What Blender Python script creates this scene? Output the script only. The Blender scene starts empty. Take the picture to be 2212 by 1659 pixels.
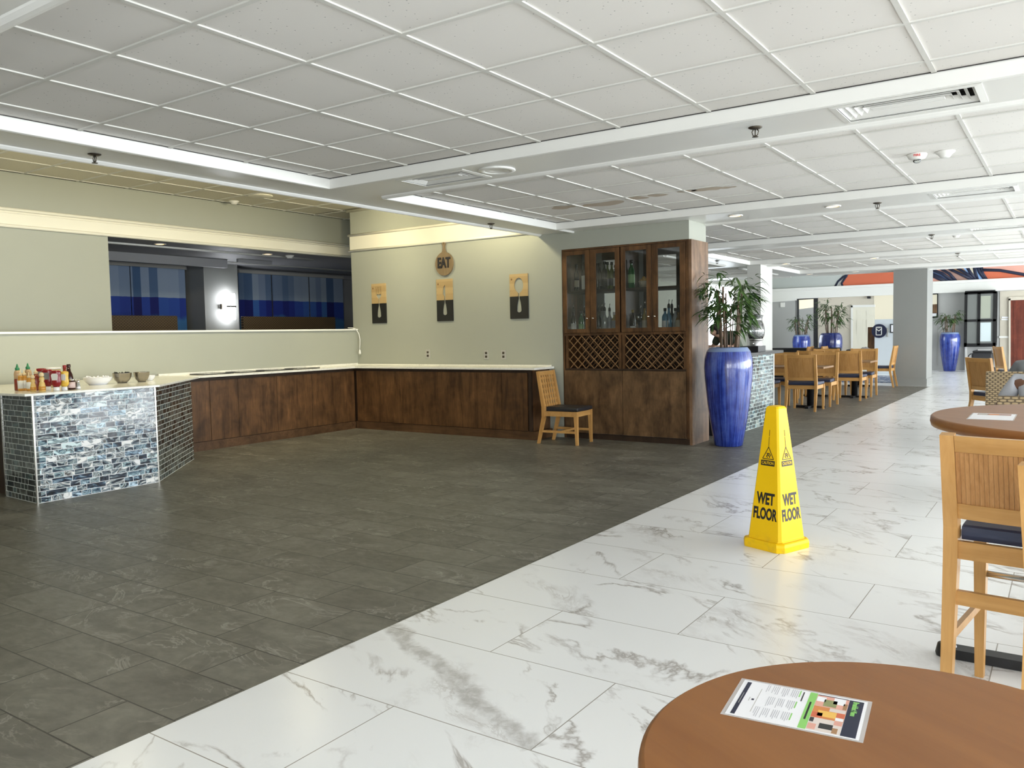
import bpy, bmesh, math, random
from math import sin, cos, pi, radians, floor, sqrt, atan2
from mathutils import Vector, Matrix
random.seed(11)
SC = bpy.context.scene
COL = SC.collection
H = 1.4            # eye height above the floor

# ---------------------------------------------------------------- camera
def cam_axes(yaw=.6008, pitch=.061, roll=-.0195):
    fw = Vector((cos(yaw)*cos(pitch), sin(yaw)*cos(pitch), -sin(pitch)))
    rt = Vector((sin(yaw), -cos(yaw), 0)); up = rt.cross(fw)
    return cos(roll)*rt + sin(roll)*up, -sin(roll)*rt + cos(roll)*up, fw
RT, UP, FW = cam_axes()
cd = bpy.data.cameras.new('camera'); co = bpy.data.objects.new('camera', cd); COL.objects.link(co)
cd.sensor_width = 36; cd.lens = 1766.2/2212*36; cd.clip_start = .05; cd.clip_end = 200
co.matrix_world = Matrix(((RT.x, UP.x, -FW.x, 0), (RT.y, UP.y, -FW.y, 0), (RT.z, UP.z, -FW.z, H), (0, 0, 0, 1)))
SC.camera = co
def ray(x, y): return RT*(x-1106) + UP*(829.5-y) + FW*1766.2
def onx(x, y, X): d = ray(x, y); return Vector((0, 0, H)) + d*(X/d.x)
def ony(x, y, Y): d = ray(x, y); return Vector((0, 0, H)) + d*(Y/d.y)

# ---------------------------------------------------------------- materials
MATS = {}
class G:
    """small helper around one node tree"""
    def __init__(s, name):
        s.m = bpy.data.materials.new(name); s.m.use_nodes = True
        s.t = s.m.node_tree; s.t.nodes.clear(); s.L = s.t.links
        s.out = s.n('ShaderNodeOutputMaterial'); s.b = s.n('ShaderNodeBsdfPrincipled')
        s.L.new(s.b.outputs[0], s.out.inputs[0]); MATS[name] = s.m
    def n(s, t, **kw):
        x = s.t.nodes.new(t)
        for k, v in kw.items(): setattr(x, k, v)
        return x
    def put(s, sock, v):
        if hasattr(v, 'is_linked') or hasattr(v, 'links'): s.L.new(v, sock)
        elif isinstance(v, (tuple, list)) and len(v) == 3 and sock.type == 'RGBA': sock.default_value = (*v, 1)
        else: sock.default_value = v
    def set(s, **kw):
        for k, v in kw.items(): s.put(s.b.inputs[k.replace('_', ' ')], v)
        return s
    def math(s, op, a, b=0.0, c=None):
        x = s.n('ShaderNodeMath', operation=op); s.put(x.inputs[0], a); s.put(x.inputs[1], b)
        if c is not None: s.put(x.inputs[2], c)
        return x.outputs[0]
    def vmath(s, op, a, b=(0, 0, 0)):
        x = s.n('ShaderNodeVectorMath', operation=op); s.put(x.inputs[0], a); s.put(x.inputs[1], b); return x.outputs[0]
    def mix(s, f, a, b, blend='MIX'):
        x = s.n('ShaderNodeMix', data_type='RGBA', blend_type=blend)
        s.put(x.inputs[0], f); s.put(x.inputs[6], a); s.put(x.inputs[7], b); return x.outputs[2]
    def ramp(s, f, *stops, const=False):
        x = s.n('ShaderNodeValToRGB'); e = x.color_ramp.elements
        while len(e) < len(stops): e.new(.5)
        for q, (p, c) in zip(e, stops):
            q.position = p; q.color = (*c, 1) if isinstance(c, (tuple, list)) else (c, c, c, 1)
        if const: x.color_ramp.interpolation = 'CONSTANT'
        s.put(x.inputs[0], f); return x.outputs[0]
    def noise(s, vec, scale=5, detail=4, rough=.55, dist=0, fac=True):
        x = s.n('ShaderNodeTexNoise'); s.put(x.inputs['Vector'], vec); s.put(x.inputs['Scale'], scale)
        x.inputs['Detail'].default_value = detail; x.inputs['Roughness'].default_value = rough; x.inputs['Distortion'].default_value = dist
        return x.outputs[0] if fac else x.outputs[1]
    def white(s, vec):
        x = s.n('ShaderNodeTexWhiteNoise', noise_dimensions='3D'); s.put(x.inputs[0], vec); return x.outputs[0], x.outputs[1]
    def coord(s, k='Object'): return s.n('ShaderNodeTexCoord').outputs[k]
    def sep(s, v): x = s.n('ShaderNodeSeparateXYZ'); s.put(x.inputs[0], v); return x.outputs
    def comb(s, a=0.0, b=0.0, c=0.0):
        x = s.n('ShaderNodeCombineXYZ')
        for i, v in enumerate((a, b, c)): s.put(x.inputs[i], v)
        return x.outputs[0]
    def bump(s, h, strength=.3, dist=.01):
        x = s.n('ShaderNodeBump'); x.inputs['Strength'].default_value = strength; x.inputs['Distance'].default_value = dist
        s.put(x.inputs['Height'], h); s.put(s.b.inputs['Normal'], x.outputs[0])
    def bricks(s, u, v, w, h, gu, gv, off=.5):
        """running-bond cells: random value, random colour, joint mask, cell corner coords"""
        vv = s.math('DIVIDE', v, h); row = s.math('FLOOR', vv)
        o = s.math('MULTIPLY', s.math('FLOORED_MODULO', row, 2.0), off)
        uu = s.math('ADD', s.math('DIVIDE', u, w), o); c = s.math('FLOOR', uu)
        fu = s.math('SUBTRACT', uu, c); fv = s.math('SUBTRACT', vv, row)
        j = s.math('MAXIMUM', s.math('LESS_THAN', fu, gu/w), s.math('LESS_THAN', fv, gv/h))
        val, colr = s.white(s.comb(c, row, 3.0))
        return val, colr, j
def flat(name, c, rough=.5, metal=0.0, **kw):
    g = G(name); g.set(Base_Color=c, Roughness=rough, Metallic=metal, **kw); return g.m
def emit(name, c, e):
    g = G(name); g.set(Base_Color=c, Emission_Color=c, Emission_Strength=e, Roughness=.6); return g.m
def paint(name, c, rough=.55, var=.04):
    g = G(name); n = g.noise(g.coord(), 3, 3)
    d = tuple(x*(1-var) for x in c)
    g.set(Base_Color=g.mix(n, c, d), Roughness=rough)
    g.bump(g.noise(g.coord(), 90, 2), .05, .002); return g.m
def wood(name, light, dark, axis='z', scale=7.0, stretch=.07, rough=.4, blotch=.35, coat=0.0):
    g = G(name); p = g.coord()
    sc = {'x': (stretch, 1, 1), 'y': (1, stretch, 1), 'z': (1, 1, stretch)}[axis]
    q = g.vmath('MULTIPLY', p, tuple(scale*k for k in sc))
    a = g.noise(q, 1.6, 5, .6, .6); b = g.noise(q, 8, 3, .6, .2)
    f = g.math('ADD', g.math('MULTIPLY', a, .7), g.math('MULTIPLY', b, .3))
    c = g.ramp(f, (.34, dark), (.66, light))
    bl = g.ramp(g.noise(p, 3.5, 3, .6, .5), (.35, 1-blotch), (.7, 1.0))
    g.set(Base_Color=g.mix(1.0, c, bl, 'MULTIPLY'), Roughness=rough, Coat_Weight=coat, Specular_IOR_Level=.32)
    g.bump(b, .08, .003); return g.m

paint('wall_paint', (.35, .36, .305), .6)
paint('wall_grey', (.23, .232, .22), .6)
paint('trim_white', (.78, .775, .74), .35, .02)
paint('beam_paint', (.74, .735, .70), .32, .02)
paint('trim_cream', (.74, .71, .60), .45, .02)
paint('lobby_grey', (.42, .42, .41), .6)
paint('column_light', (.56, .56, .53), .6)
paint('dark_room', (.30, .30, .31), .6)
paint('tan_paint', (.60, .55, .46), .6)
flat('grid_white', (.63, .62, .58), .6)
flat('gap_black', (.035, .03, .028), .8)
wood('walnut', (.19, .092, .036), (.062, .028, .010), 'z', 8, .13, .42, .5)
wood('walnut_h', (.15, .08, .038), (.07, .034, .015), 'y', 9, .07, .38, .4)
wood('walnut_light', (.31, .185, .105), (.13, .068, .032), 'z', 9, .12, .45, .45)
wood('walnut_dark', (.05, .028, .016), (.03, .016, .009), 'z', 9, .07, .5, .3)
wood('oak', (.60, .335, .115), (.46, .23, .065), 'z', 10, .06, .35, .14, .1)
wood('oak_panel', (.50, .27, .095), (.37, .18, .052), 'z', 22, .03, .4, .12)
wood('oak_h', (.60, .335, .115), (.45, .23, .065), 'y', 10, .06, .35, .14, .1)
wood('oak_pale', (.70, .47, .24), (.60, .36, .15), 'z', 10, .06, .35, .1)
wood('pine', (.68, .46, .20), (.50, .30, .11), 'y', 8, .08, .5, .2)
wood('board_wood', (.27, .195, .11), (.20, .135, .07), 'z', 8, .06, .5, .2)
wood('bamboo_cane', (.24, .155, .095), (.10, .06, .038), 'z', 20, .05, .5, .4)
wood('mahogany', (.20, .045, .025), (.11, .022, .012), 'z', 8, .07, .35, .3)
wood('table_dark', (.34, .20, .10), (.22, .12, .055), 'y', 8, .06, .35, .2)
flat('navy_vinyl', (.012, .018, .05), .38)
flat('navy_seat', (.022, .03, .065), .45)
flat('black_metal', (.012, .012, .013), .42, .3)
flat('black_plastic', (.014, .014, .015), .4)
flat('black_leather', (.016, .016, .019), .45)
flat('steel', (.62, .61, .59), .24, 1.0)
flat('brushed_steel', (.52, .52, .52), .38, .9)
flat('chrome', (.75, .73, .68), .14, 1.0)
flat('bronze', (.10, .085, .065), .4, .8)
flat('white_plastic', (.78, .77, .73), .35)
flat('white_ceramic', (.80, .81, .84), .18)
flat('grey_plate', (.40, .39, .36), .4)
flat('paper', (.83, .83, .87), .4)
flat('red_ink', (.6, .03, .03), .5)
flat('black_ink', (.012, .01, .012), .55)
flat('navy_ink', (.008, .012, .04), .5)
flat('granite', (.03, .03, .032), .25)
def sign_yellow():
    g = G('sign_yellow'); p = g.coord(); z = g.sep(p)[2]
    dirt = g.math('MULTIPLY', g.ramp(g.noise(p, 14, 4, .7), (.5, 0.0), (.75, 1.0)), g.ramp(z, (.0, 1.0), (.12, 0.0)))
    g.set(Base_Color=g.mix(g.math('MULTIPLY', dirt, .45), (.86, .53, .004), (.35, .25, .05)), Roughness=.40, Specular_IOR_Level=.25)
sign_yellow()
def glassy(name, c, rough=.03, alpha=.12):
    """thin clear pane: mostly transparent with a mirror-like coat"""
    g = G(name); tr = g.n('ShaderNodeBsdfTransparent'); gl = g.n('ShaderNodeBsdfGlossy'); gl.inputs['Roughness'].default_value = rough
    tr.inputs[0].default_value = (*c, 1); fr = g.n('ShaderNodeFresnel'); fr.inputs[0].default_value = 1.45
    mx = g.n('ShaderNodeMixShader'); g.put(mx.inputs[0], g.math('MINIMUM', g.math('ADD', fr.outputs[0], alpha-.04), 1.0))
    g.L.new(tr.outputs[0], mx.inputs[1]); g.L.new(gl.outputs[0], mx.inputs[2]); g.L.new(mx.outputs[0], g.out.inputs[0]); return g.m
glassy('clear_glass', (.93, .95, .94))
glassy('cabinet_glass', (.85, .86, .85), .04, .07)
glassy('dispenser_glass', (.72, .74, .75), .08, .22)
g_ = G('laminate'); g_.set(Base_Color=(.80, .78, .78), Alpha=.42, Roughness=.25)
for nm, c in dict(wine_dark=(.006, .009, .006), wine_olive=(.10, .13, .02), green_bottle=(.015, .12, .03), brown_bottle=(.02, .010, .006), blue_bottle=(.10, .24, .34),
                  clear_bottle=(.30, .32, .31), amber_bottle=(.22, .11, .02), gold_bottle=(.30, .22, .06)).items():
    flat(nm, c, .1, 0.0, Coat_Weight=.4)
for nm, c in dict(label_white=(.62, .62, .58), label_tan=(.42, .36, .26), label_green=(.20, .42, .16), label_grey=(.22, .22, .23), label_pink=(.62, .48, .46), label_black=(.02, .02, .022)).items():
    flat(nm, c, .5)
flat('ketchup_red', (.22, .008, .012), .25); flat('mustard_yellow', (.72, .46, .06), .3); flat('sriracha_red', (.20, .03, .012), .25)
flat('honey', (.48, .22, .03), .2, 0.0, Coat_Weight=.4); flat('honey_pale', (.62, .42, .14), .3); flat('sauce_brown', (.035, .008, .006), .2)
flat('cap_green', (.01, .16, .06), .35); flat('cap_cream', (.66, .52, .30), .4); flat('cap_white', (.74, .74, .73), .35); flat('clear_plastic', (.45, .30, .17), .25)

def ceiling_tile(name, c, spx, ox, spy, oy):
    g = G(name); p = g.coord(); x, y, z = g.sep(p)
    tid = g.comb(g.math('FLOOR', g.math('DIVIDE', g.math('SUBTRACT', x, ox), spx)), g.math('FLOOR', g.math('DIVIDE', g.math('SUBTRACT', y, oy), spy)), 1.0)
    v, cc = g.white(tid)
    vo = g.n('ShaderNodeTexVoronoi'); g.put(vo.inputs['Vector'], p); vo.inputs['Scale'].default_value = 38
    r = g.sep(vo.outputs['Color'])[0]
    dens = g.math('MULTIPLY_ADD', g.noise(p, 1.6, 3), .9, -.17)
    spot = g.math('MULTIPLY', g.math('LESS_THAN', vo.outputs['Distance'], .14), g.math('LESS_THAN', r, dens))
    base = g.mix(v, c, tuple(k*.95 for k in c))
    g.set(Base_Color=g.mix(g.math('MULTIPLY', spot, .8), base, tuple(k*.35 for k in c)), Roughness=.85); return g.m
ceiling_tile('tile_one', (.74, .715, .675), .655, 4.24, .645, 1.30)
ceiling_tile('tile_two', (.74, .715, .675), .69, 7.08, .645, 1.30)
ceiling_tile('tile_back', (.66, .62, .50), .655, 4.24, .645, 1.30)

def grey_floor():
    g = G('slate_tile'); p = g.coord(); x, y, z = g.sep(p)
    v, c, j = g.bricks(g.math('SUBTRACT', y, 3.012-.302), g.math('SUBTRACT', x, 1.702-.305*40), .605, .305, .0065, .0065)
    q = g.vmath('ADD', p, g.vmath('MULTIPLY', c, (37, 53, 11)))
    r = g.comb(g.math('MULTIPLY', g.sep(q)[0], 1.0), g.math('MULTIPLY', g.sep(q)[1], .55), 0.0)
    n = g.noise(r, 4.5, 6, .6, 1.2); fine = g.noise(r, 26, 4, .65)
    vein = g.ramp(g.math('ABSOLUTE', g.math('SUBTRACT', g.noise(r, 3.2, 5, .62, 1.6), .5)), (.0, 1.0), (.022, 0.0))
    vein = g.math('MULTIPLY', vein, g.ramp(g.noise(r, 2.4, 2), (.45, 0.0), (.62, 1.0)))
    base = g.ramp(n, (.34, (.118, .112, .093)), (.66, (.200, .191, .160)))
    base = g.mix(v, base, g.mix(1.0, base, (.74, .735, .73), 'MULTIPLY'))
    base = g.mix(g.math('MULTIPLY', fine, .25), base, (.10, .095, .085))
    base = g.mix(g.math('MULTIPLY', vein, .5), base, (.44, .42, .37))
    g.set(Base_Color=g.mix(j, base, (.03, .028, .025)), Roughness=g.ramp(fine, (.3, .38), (.7, .52)))
    g.bump(n, .12, .004)
grey_floor()
def marble_floor():
    g = G('marble_tile'); p = g.coord(); x, y, z = g.sep(p)
    W = .6235
    v, c, j = g.bricks(g.math('SUBTRACT', y, 2.095-1.235*6), g.math('SUBTRACT', x, 1.60-W*40), 1.235, W, .0045, .0045)
    q = g.vmath('ADD', p, g.vmath('MULTIPLY', c, (31, 47, 13)))
    # turn the veining so that it runs mostly across the aisle
    a, b, _ = g.sep(q)
    r = g.comb(g.math('MULTIPLY_ADD', a, .75, g.math('MULTIPLY', b, .75)), g.math('MULTIPLY_ADD', a, -1.5, g.math('MULTIPLY', b, 1.1)), 0.0)
    n1 = g.noise(r, .75, 7, .58, .55)
    v1 = g.ramp(g.math('ABSOLUTE', g.math('SUBTRACT', n1, .5)), (.0, 1.0), (.009, .35), (.018, 0.0))
    v1 = g.math('MULTIPLY', v1, g.ramp(g.noise(r, 2.1, 2), (.42, 0.0), (.6, 1.0)))
    n2 = g.noise(r, 1.9, 8, .68, .8)
    v2 = g.ramp(g.math('ABSOLUTE', g.math('SUBTRACT', n2, .5)), (.0, 1.0), (.03, 0.0))
    zone = g.math('MULTIPLY', g.ramp(g.noise(r, .9, 3), (.53, 0.0), (.66, 1.0)), g.ramp(v, (.35, .1), (.6, 1.0)))
    sm = g.math('MULTIPLY', zone, g.ramp(g.noise(r, 5, 6, .7, 1.5), (.38, 0.0), (.62, .75)))
    # one broad smoky band in the tile at the floor edge
    d = Vector((-.63, -1.25, 0)).normalized(); nn = Vector((d.y, -d.x, 0)); P = Vector((2.86, 2.70, 0))
    t = g.math('ADD', g.math('MULTIPLY', x, d.x), g.math('MULTIPLY_ADD', y, d.y, -(P.dot(d))))
    s = g.math('ADD', g.math('MULTIPLY', x, nn.x), g.math('MULTIPLY_ADD', y, nn.y, -(P.dot(nn))))
    s = g.math('ADD', s, g.math('MULTIPLY_ADD', g.noise(p, 3.0, 5, .65), .22, -.11))
    band = g.math('MULTIPLY', g.ramp(g.math('ABSOLUTE', s), (.028, 1.0), (.06, 0.0)), g.math('MULTIPLY', g.math('GREATER_THAN', t, -.3), g.math('LESS_THAN', t, 1.37)))
    band = g.math('MULTIPLY', band, g.ramp(g.noise(p, 14, 5, .7, .8), (.3, .25), (.6, 1.0)))
    base = g.mix(g.math('MULTIPLY', sm, .75), (.85, .86, .865), (.47, .445, .43))
    base = g.mix(g.math('MULTIPLY', v2, g.math('MULTIPLY', zone, .7)), base, (.33, .29, .26))
    base = g.mix(g.math('MULTIPLY', v1, .8), base, (.30, .265, .24))
    base = g.mix(g.math('MULTIPLY', band, .75), base, (.40, .385, .37))
    g.set(Base_Color=g.mix(j, base, (.33, .31, .28)), Roughness=.24)
marble_floor()
def counter_top():
    g = G('counter_quartz'); p = g.coord(); n = g.noise(p, 5, 6, .6, 1.0)
    v = g.ramp(g.math('ABSOLUTE', g.math('SUBTRACT', n, .5)), (.0, .8), (.02, 0.0))
    g.set(Base_Color=g.mix(g.math('MULTIPLY', v, .45), (.80, .785, .71), (.42, .40, .36)), Roughness=.16)
counter_top()
def mosaic(name, stops, w, h, swirl, grout, joint=.005, split=.5):
    g = G(name); uv = g.coord('UV'); u, v, _ = g.sep(uv)
    vv = g.math('DIVIDE', v, h); row = g.math('FLOOR', vv); fv = g.math('SUBTRACT', vv, row)
    ro, _c = g.white(g.comb(row, 7.0, 1.0)); uu = g.math('ADD', g.math('DIVIDE', u, w), g.math('MULTIPLY', ro, 1.0)); c0 = g.math('FLOOR', uu); fu = g.math('SUBTRACT', uu, c0)
    sv, _c = g.white(g.comb(c0, row, 9.0)); sp = g.math('LESS_THAN', sv, split); half = g.math('MULTIPLY', sp, g.math('GREATER_THAN', fu, .5))
    val, c = g.white(g.comb(g.math('MULTIPLY_ADD', half, .5, c0), row, 3.0))
    j2 = g.math('MULTIPLY', sp, g.math('LESS_THAN', g.math('ABSOLUTE', g.math('SUBTRACT', fu, .5+joint/w/2)), joint/w/2))
    j = g.math('MAXIMUM', g.math('MAXIMUM', g.math('LESS_THAN', fu, joint/w), g.math('LESS_THAN', fv, joint/h)), j2)
    q = g.vmath('ADD', g.vmath('MULTIPLY', uv, (7, 13, 1)), g.vmath('MULTIPLY', c, (60, 40, 20)))
    n = g.noise(q, .75, 2, .45, swirl)
    f = g.math('ADD', g.math('MULTIPLY', val, .42), g.math('MULTIPLY', g.math('MULTIPLY_ADD', n, 3.2, -1.1), .58))
    body = g.ramp(f, *stops)
    tint = g.ramp(g.sep(c)[1], (.0, (1, 1, 1)), (.45, (1, .97, .93)), (.7, (.75, .95, .98)), (1.0, (.62, .80, 1.0)))
    body = g.mix(1.0, body, tint, 'MULTIPLY')
    g.set(Base_Color=g.mix(j, body, grout), Roughness=g.math('MULTIPLY_ADD', j, .5, .10), Coat_Weight=g.math('MULTIPLY', g.math('SUBTRACT', 1.0, j), .45), Specular_IOR_Level=.5)
    g.bump(g.math('ADD', g.math('MULTIPLY', j, -1.0), g.math('MULTIPLY', g.noise(q, .6, 1), 1.2)), .3, .008)
mosaic('mosaic_agate', [(.14, (.008, .010, .018)), (.32, (.03, .045, .07)), (.44, (.16, .21, .24)), (.52, (.50, .55, .56)), (.58, (.07, .06, .055)), (.66, (.30, .34, .36)), (.80, (.85, .85, .84))], .184, .050, 2.6, (.70, .71, .71))
mosaic('mosaic_slate', [(.15, (.012, .014, .016)), (.4, (.03, .036, .036)), (.6, (.065, .075, .07)), (.85, (.13, .15, .14))], .14, .050, 1.0, (.50, .53, .50), .006, .4)
mosaic('mosaic_aqua', [(.15, (.018, .024, .028)), (.4, (.05, .07, .078)), (.6, (.15, .19, .19)), (.85, (.42, .49, .47))], .14, .050, 1.0, (.55, .62, .60), .006, .4)
def glaze(name, deep, mid, pale):
    g = G(name); p = g.coord(); x, y, z = g.sep(p)
    a = g.math('ARCTAN2', y, x)
    q = g.comb(g.math('MULTIPLY', g.math('COSINE', a), 3.0), g.math('MULTIPLY', g.math('SINE', a), 3.0), g.math('MULTIPLY', z, .35))
    n = g.noise(q, 4.5, 5, .7, .3); m = g.noise(p, 9, 4)
    f = g.math('MULTIPLY_ADD', n, 1.0, g.math('MULTIPLY', g.ramp(z, (.0, 0.0), (1.0, 0.0), ), 0.0))
    c = g.ramp(g.math('MULTIPLY_ADD', m, .25, g.math('MULTIPLY', n, .8)), (.40, deep), (.52, mid), (.68, pale))
    rim = g.ramp(g.math('MULTIPLY_ADD', m, .12, z), (1.10, 0.0) if False else (.0, 0.0), (1.0, 0.0))
    g.set(Base_Color=c, Roughness=.16, Coat_Weight=.5); g.bump(n, .2, .01)
glaze('blue_glaze', (.004, .009, .10), (.014, .036, .27), (.07, .13, .44))
glaze('navy_glaze', (.006, .010, .07), (.014, .025, .17), (.05, .08, .30))
flat('glaze_rim', (.20, .27, .45), .22)
def leafmat(name, a, b):
    g = G(name); v, c = g.white(g.vmath('FLOOR' if False else 'MULTIPLY', g.coord(), (1, 1, 1)))
    n = g.noise(g.coord(), 9, 2); g.set(Base_Color=g.ramp(n, (.35, a), (.65, b)), Roughness=.45)
leafmat('leaf_green', (.016, .048, .012), (.085, .165, .035))
def wicker(name, a, b, s=60, ax=('y', 'z')):
    g = G(name); c = dict(zip('xyz', g.sep(g.coord()))); u, v = c[ax[0]], c[ax[1]]
    k = s
    row = g.math('FLOOR', g.math('MULTIPLY', v, k)); fv = g.math('FRACT', g.math('MULTIPLY', v, k))
    uu = g.math('MULTIPLY_ADD', u, k*.42, g.math('MULTIPLY', g.math('FLOORED_MODULO', row, 2.0), .5)); fu = g.math('FRACT', uu)
    h = g.math('MULTIPLY', g.math('SINE', g.math('MULTIPLY', fv, pi)), g.math('SINE', g.math('MULTIPLY', fu, pi)))
    g.set(Base_Color=g.ramp(h, (.12, a), (.55, b)), Roughness=.6); g.bump(h, .6, .006)
wicker('wicker_brown', (.03, .018, .008), (.145, .095, .045), 45, ('x', 'z'))
wicker('wicker_tan', (.08, .055, .03), (.36, .265, .145), 46, ('y', 'z'))
def seaside(name, seed):
    """printed roller blind: sky stripes above a deep blue sea"""
    g = G(name); x, y, z = g.sep(g.coord())
    st, sc = g.white(g.comb(g.math('FLOOR', g.math('MULTIPLY', g.math('ADD', x, g.math('MULTIPLY', g.noise(g.comb(x, 0.0, seed), 1.3, 1), .5)), 5.2)), seed, 2.0))
    sky = g.ramp(st, (.0, (.06, .12, .24)), (.35, (.14, .21, .34)), (.7, (.26, .33, .45)), (1.0, (.33, .40, .50)))
    sea = g.ramp(st, (.0, (.004, .006, .10)), (.4, (.008, .02, .22)), (.8, (.02, .06, .34)), (1.0, (.05, .16, .45)))
    surf = g.math('MULTIPLY', g.ramp(z, (.0, 1.0), (1.0, 1.0)), g.ramp(g.math('MULTIPLY_ADD', g.noise(g.coord(), 4, 3), .25, g.math('SUBTRACT', 2.0, z)), (.26, 0.0), (.36, 1.0)))
    sea = g.mix(g.math('MULTIPLY', surf, .5), sea, (.07, .28, .50))
    hor = g.math('GREATER_THAN', g.math('MULTIPLY_ADD', g.noise(g.coord(), 5, 2), .02, z), 2.185)
    g.set(Base_Color=g.mix(hor, sea, sky), Roughness=.8)
seaside('blind_print_one', 3.0); seaside('blind_print_two', 8.0)
def rug():
    g = G('rug_print'); n = g.noise(g.coord(), 5, 5, .7, 1.5)
    g.set(Base_Color=g.ramp(n, (.35, (.02, .035, .09)), (.5, (.12, .16, .26)), (.62, (.55, .56, .58))), Roughness=.9)
rug()
def tabletop():
    g = G('table_veneer'); p = g.coord(); x, y, z = g.sep(p)
    r = g.comb(g.math('MULTIPLY_ADD', x, .87, g.math('MULTIPLY', y, -.5)), g.math('MULTIPLY_ADD', x, .035, g.math('MULTIPLY', y, .06)), 0.0)
    q = g.vmath('MULTIPLY', r, (9, 9, 1)); n = g.noise(q, 1.6, 5, .6, .5)
    kn = g.n('ShaderNodeTexVoronoi'); g.put(kn.inputs['Vector'], g.vmath('MULTIPLY', p, (4.5, 4.5, 1))); kn.inputs['Scale'].default_value = 1.0
    knot = g.ramp(kn.outputs['Distance'], (.035, 1.0), (.075, 0.0))
    c = g.ramp(n, (.3, (.215, .082, .022)), (.7, (.275, .112, .032)))
    g.set(Base_Color=g.mix(g.math('MULTIPLY', knot, .8), c, (.06, .02, .008)), Roughness=.38, Specular_IOR_Level=.3)
tabletop()
def two_tone():
    """pine board whose lower half is painted black"""
    g = G('two_tone_board'); p = g.coord(); x, y, z = g.sep(p)
    q = g.vmath('MULTIPLY', p, (8, .7, 8)); n = g.noise(q, 1.8, 4, .6, .5)
    pl = g.math('FLOOR', g.math('MULTIPLY_ADD', z, 11.0, 5.0)); v, c = g.white(g.comb(pl, 2.0, 1.0))
    kn = g.n('ShaderNodeTexVoronoi'); g.put(kn.inputs['Vector'], p); kn.inputs['Scale'].default_value = 11
    knot = g.math('MULTIPLY', g.ramp(kn.outputs['Distance'], (.10, 1.0), (.2, 0.0)), g.math('GREATER_THAN', g.sep(kn.outputs['Color'])[0], .55))
    pine = g.mix(v, g.ramp(n, (.3, (.34, .22, .09)), (.7, (.43, .30, .14))), (.50, .36, .175))
    pine = g.mix(g.math('MULTIPLY', knot, .85), pine, (.14, .06, .02))
    g.set(Base_Color=g.mix(g.math('LESS_THAN', z, .0), pine, (.012, .012, .011)), Roughness=.5)
two_tone()
def brushed():
    g = G('bowl_steel'); z = g.sep(g.coord())[2]; n = g.noise(g.comb(0.0, 0.0, g.math('MULTIPLY', z, 120.0)), 2, 2)
    g.set(Base_Color=(.36, .335, .30), Metallic=1.0, Roughness=g.math('MULTIPLY_ADD', n, .15, .16))
brushed()
flat('skin_light', (.55, .33, .23), .5); flat('skin_brown', (.16, .075, .045), .5)
flat('shirt_grey', (.40, .41, .45), .85); flat('shirt_dark', (.16, .165, .17), .85); flat('shirt_olive', (.06, .075, .05), .85)
flat('trouser_dark', (.03, .032, .04), .85); flat('hair_grey', (.22, .20, .18), .8); flat('hair_dark', (.03, .022, .018), .8); flat('shoe_black', (.015, .015, .015), .5)
flat('jacket_grey', (.32, .32, .33), .8)
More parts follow.
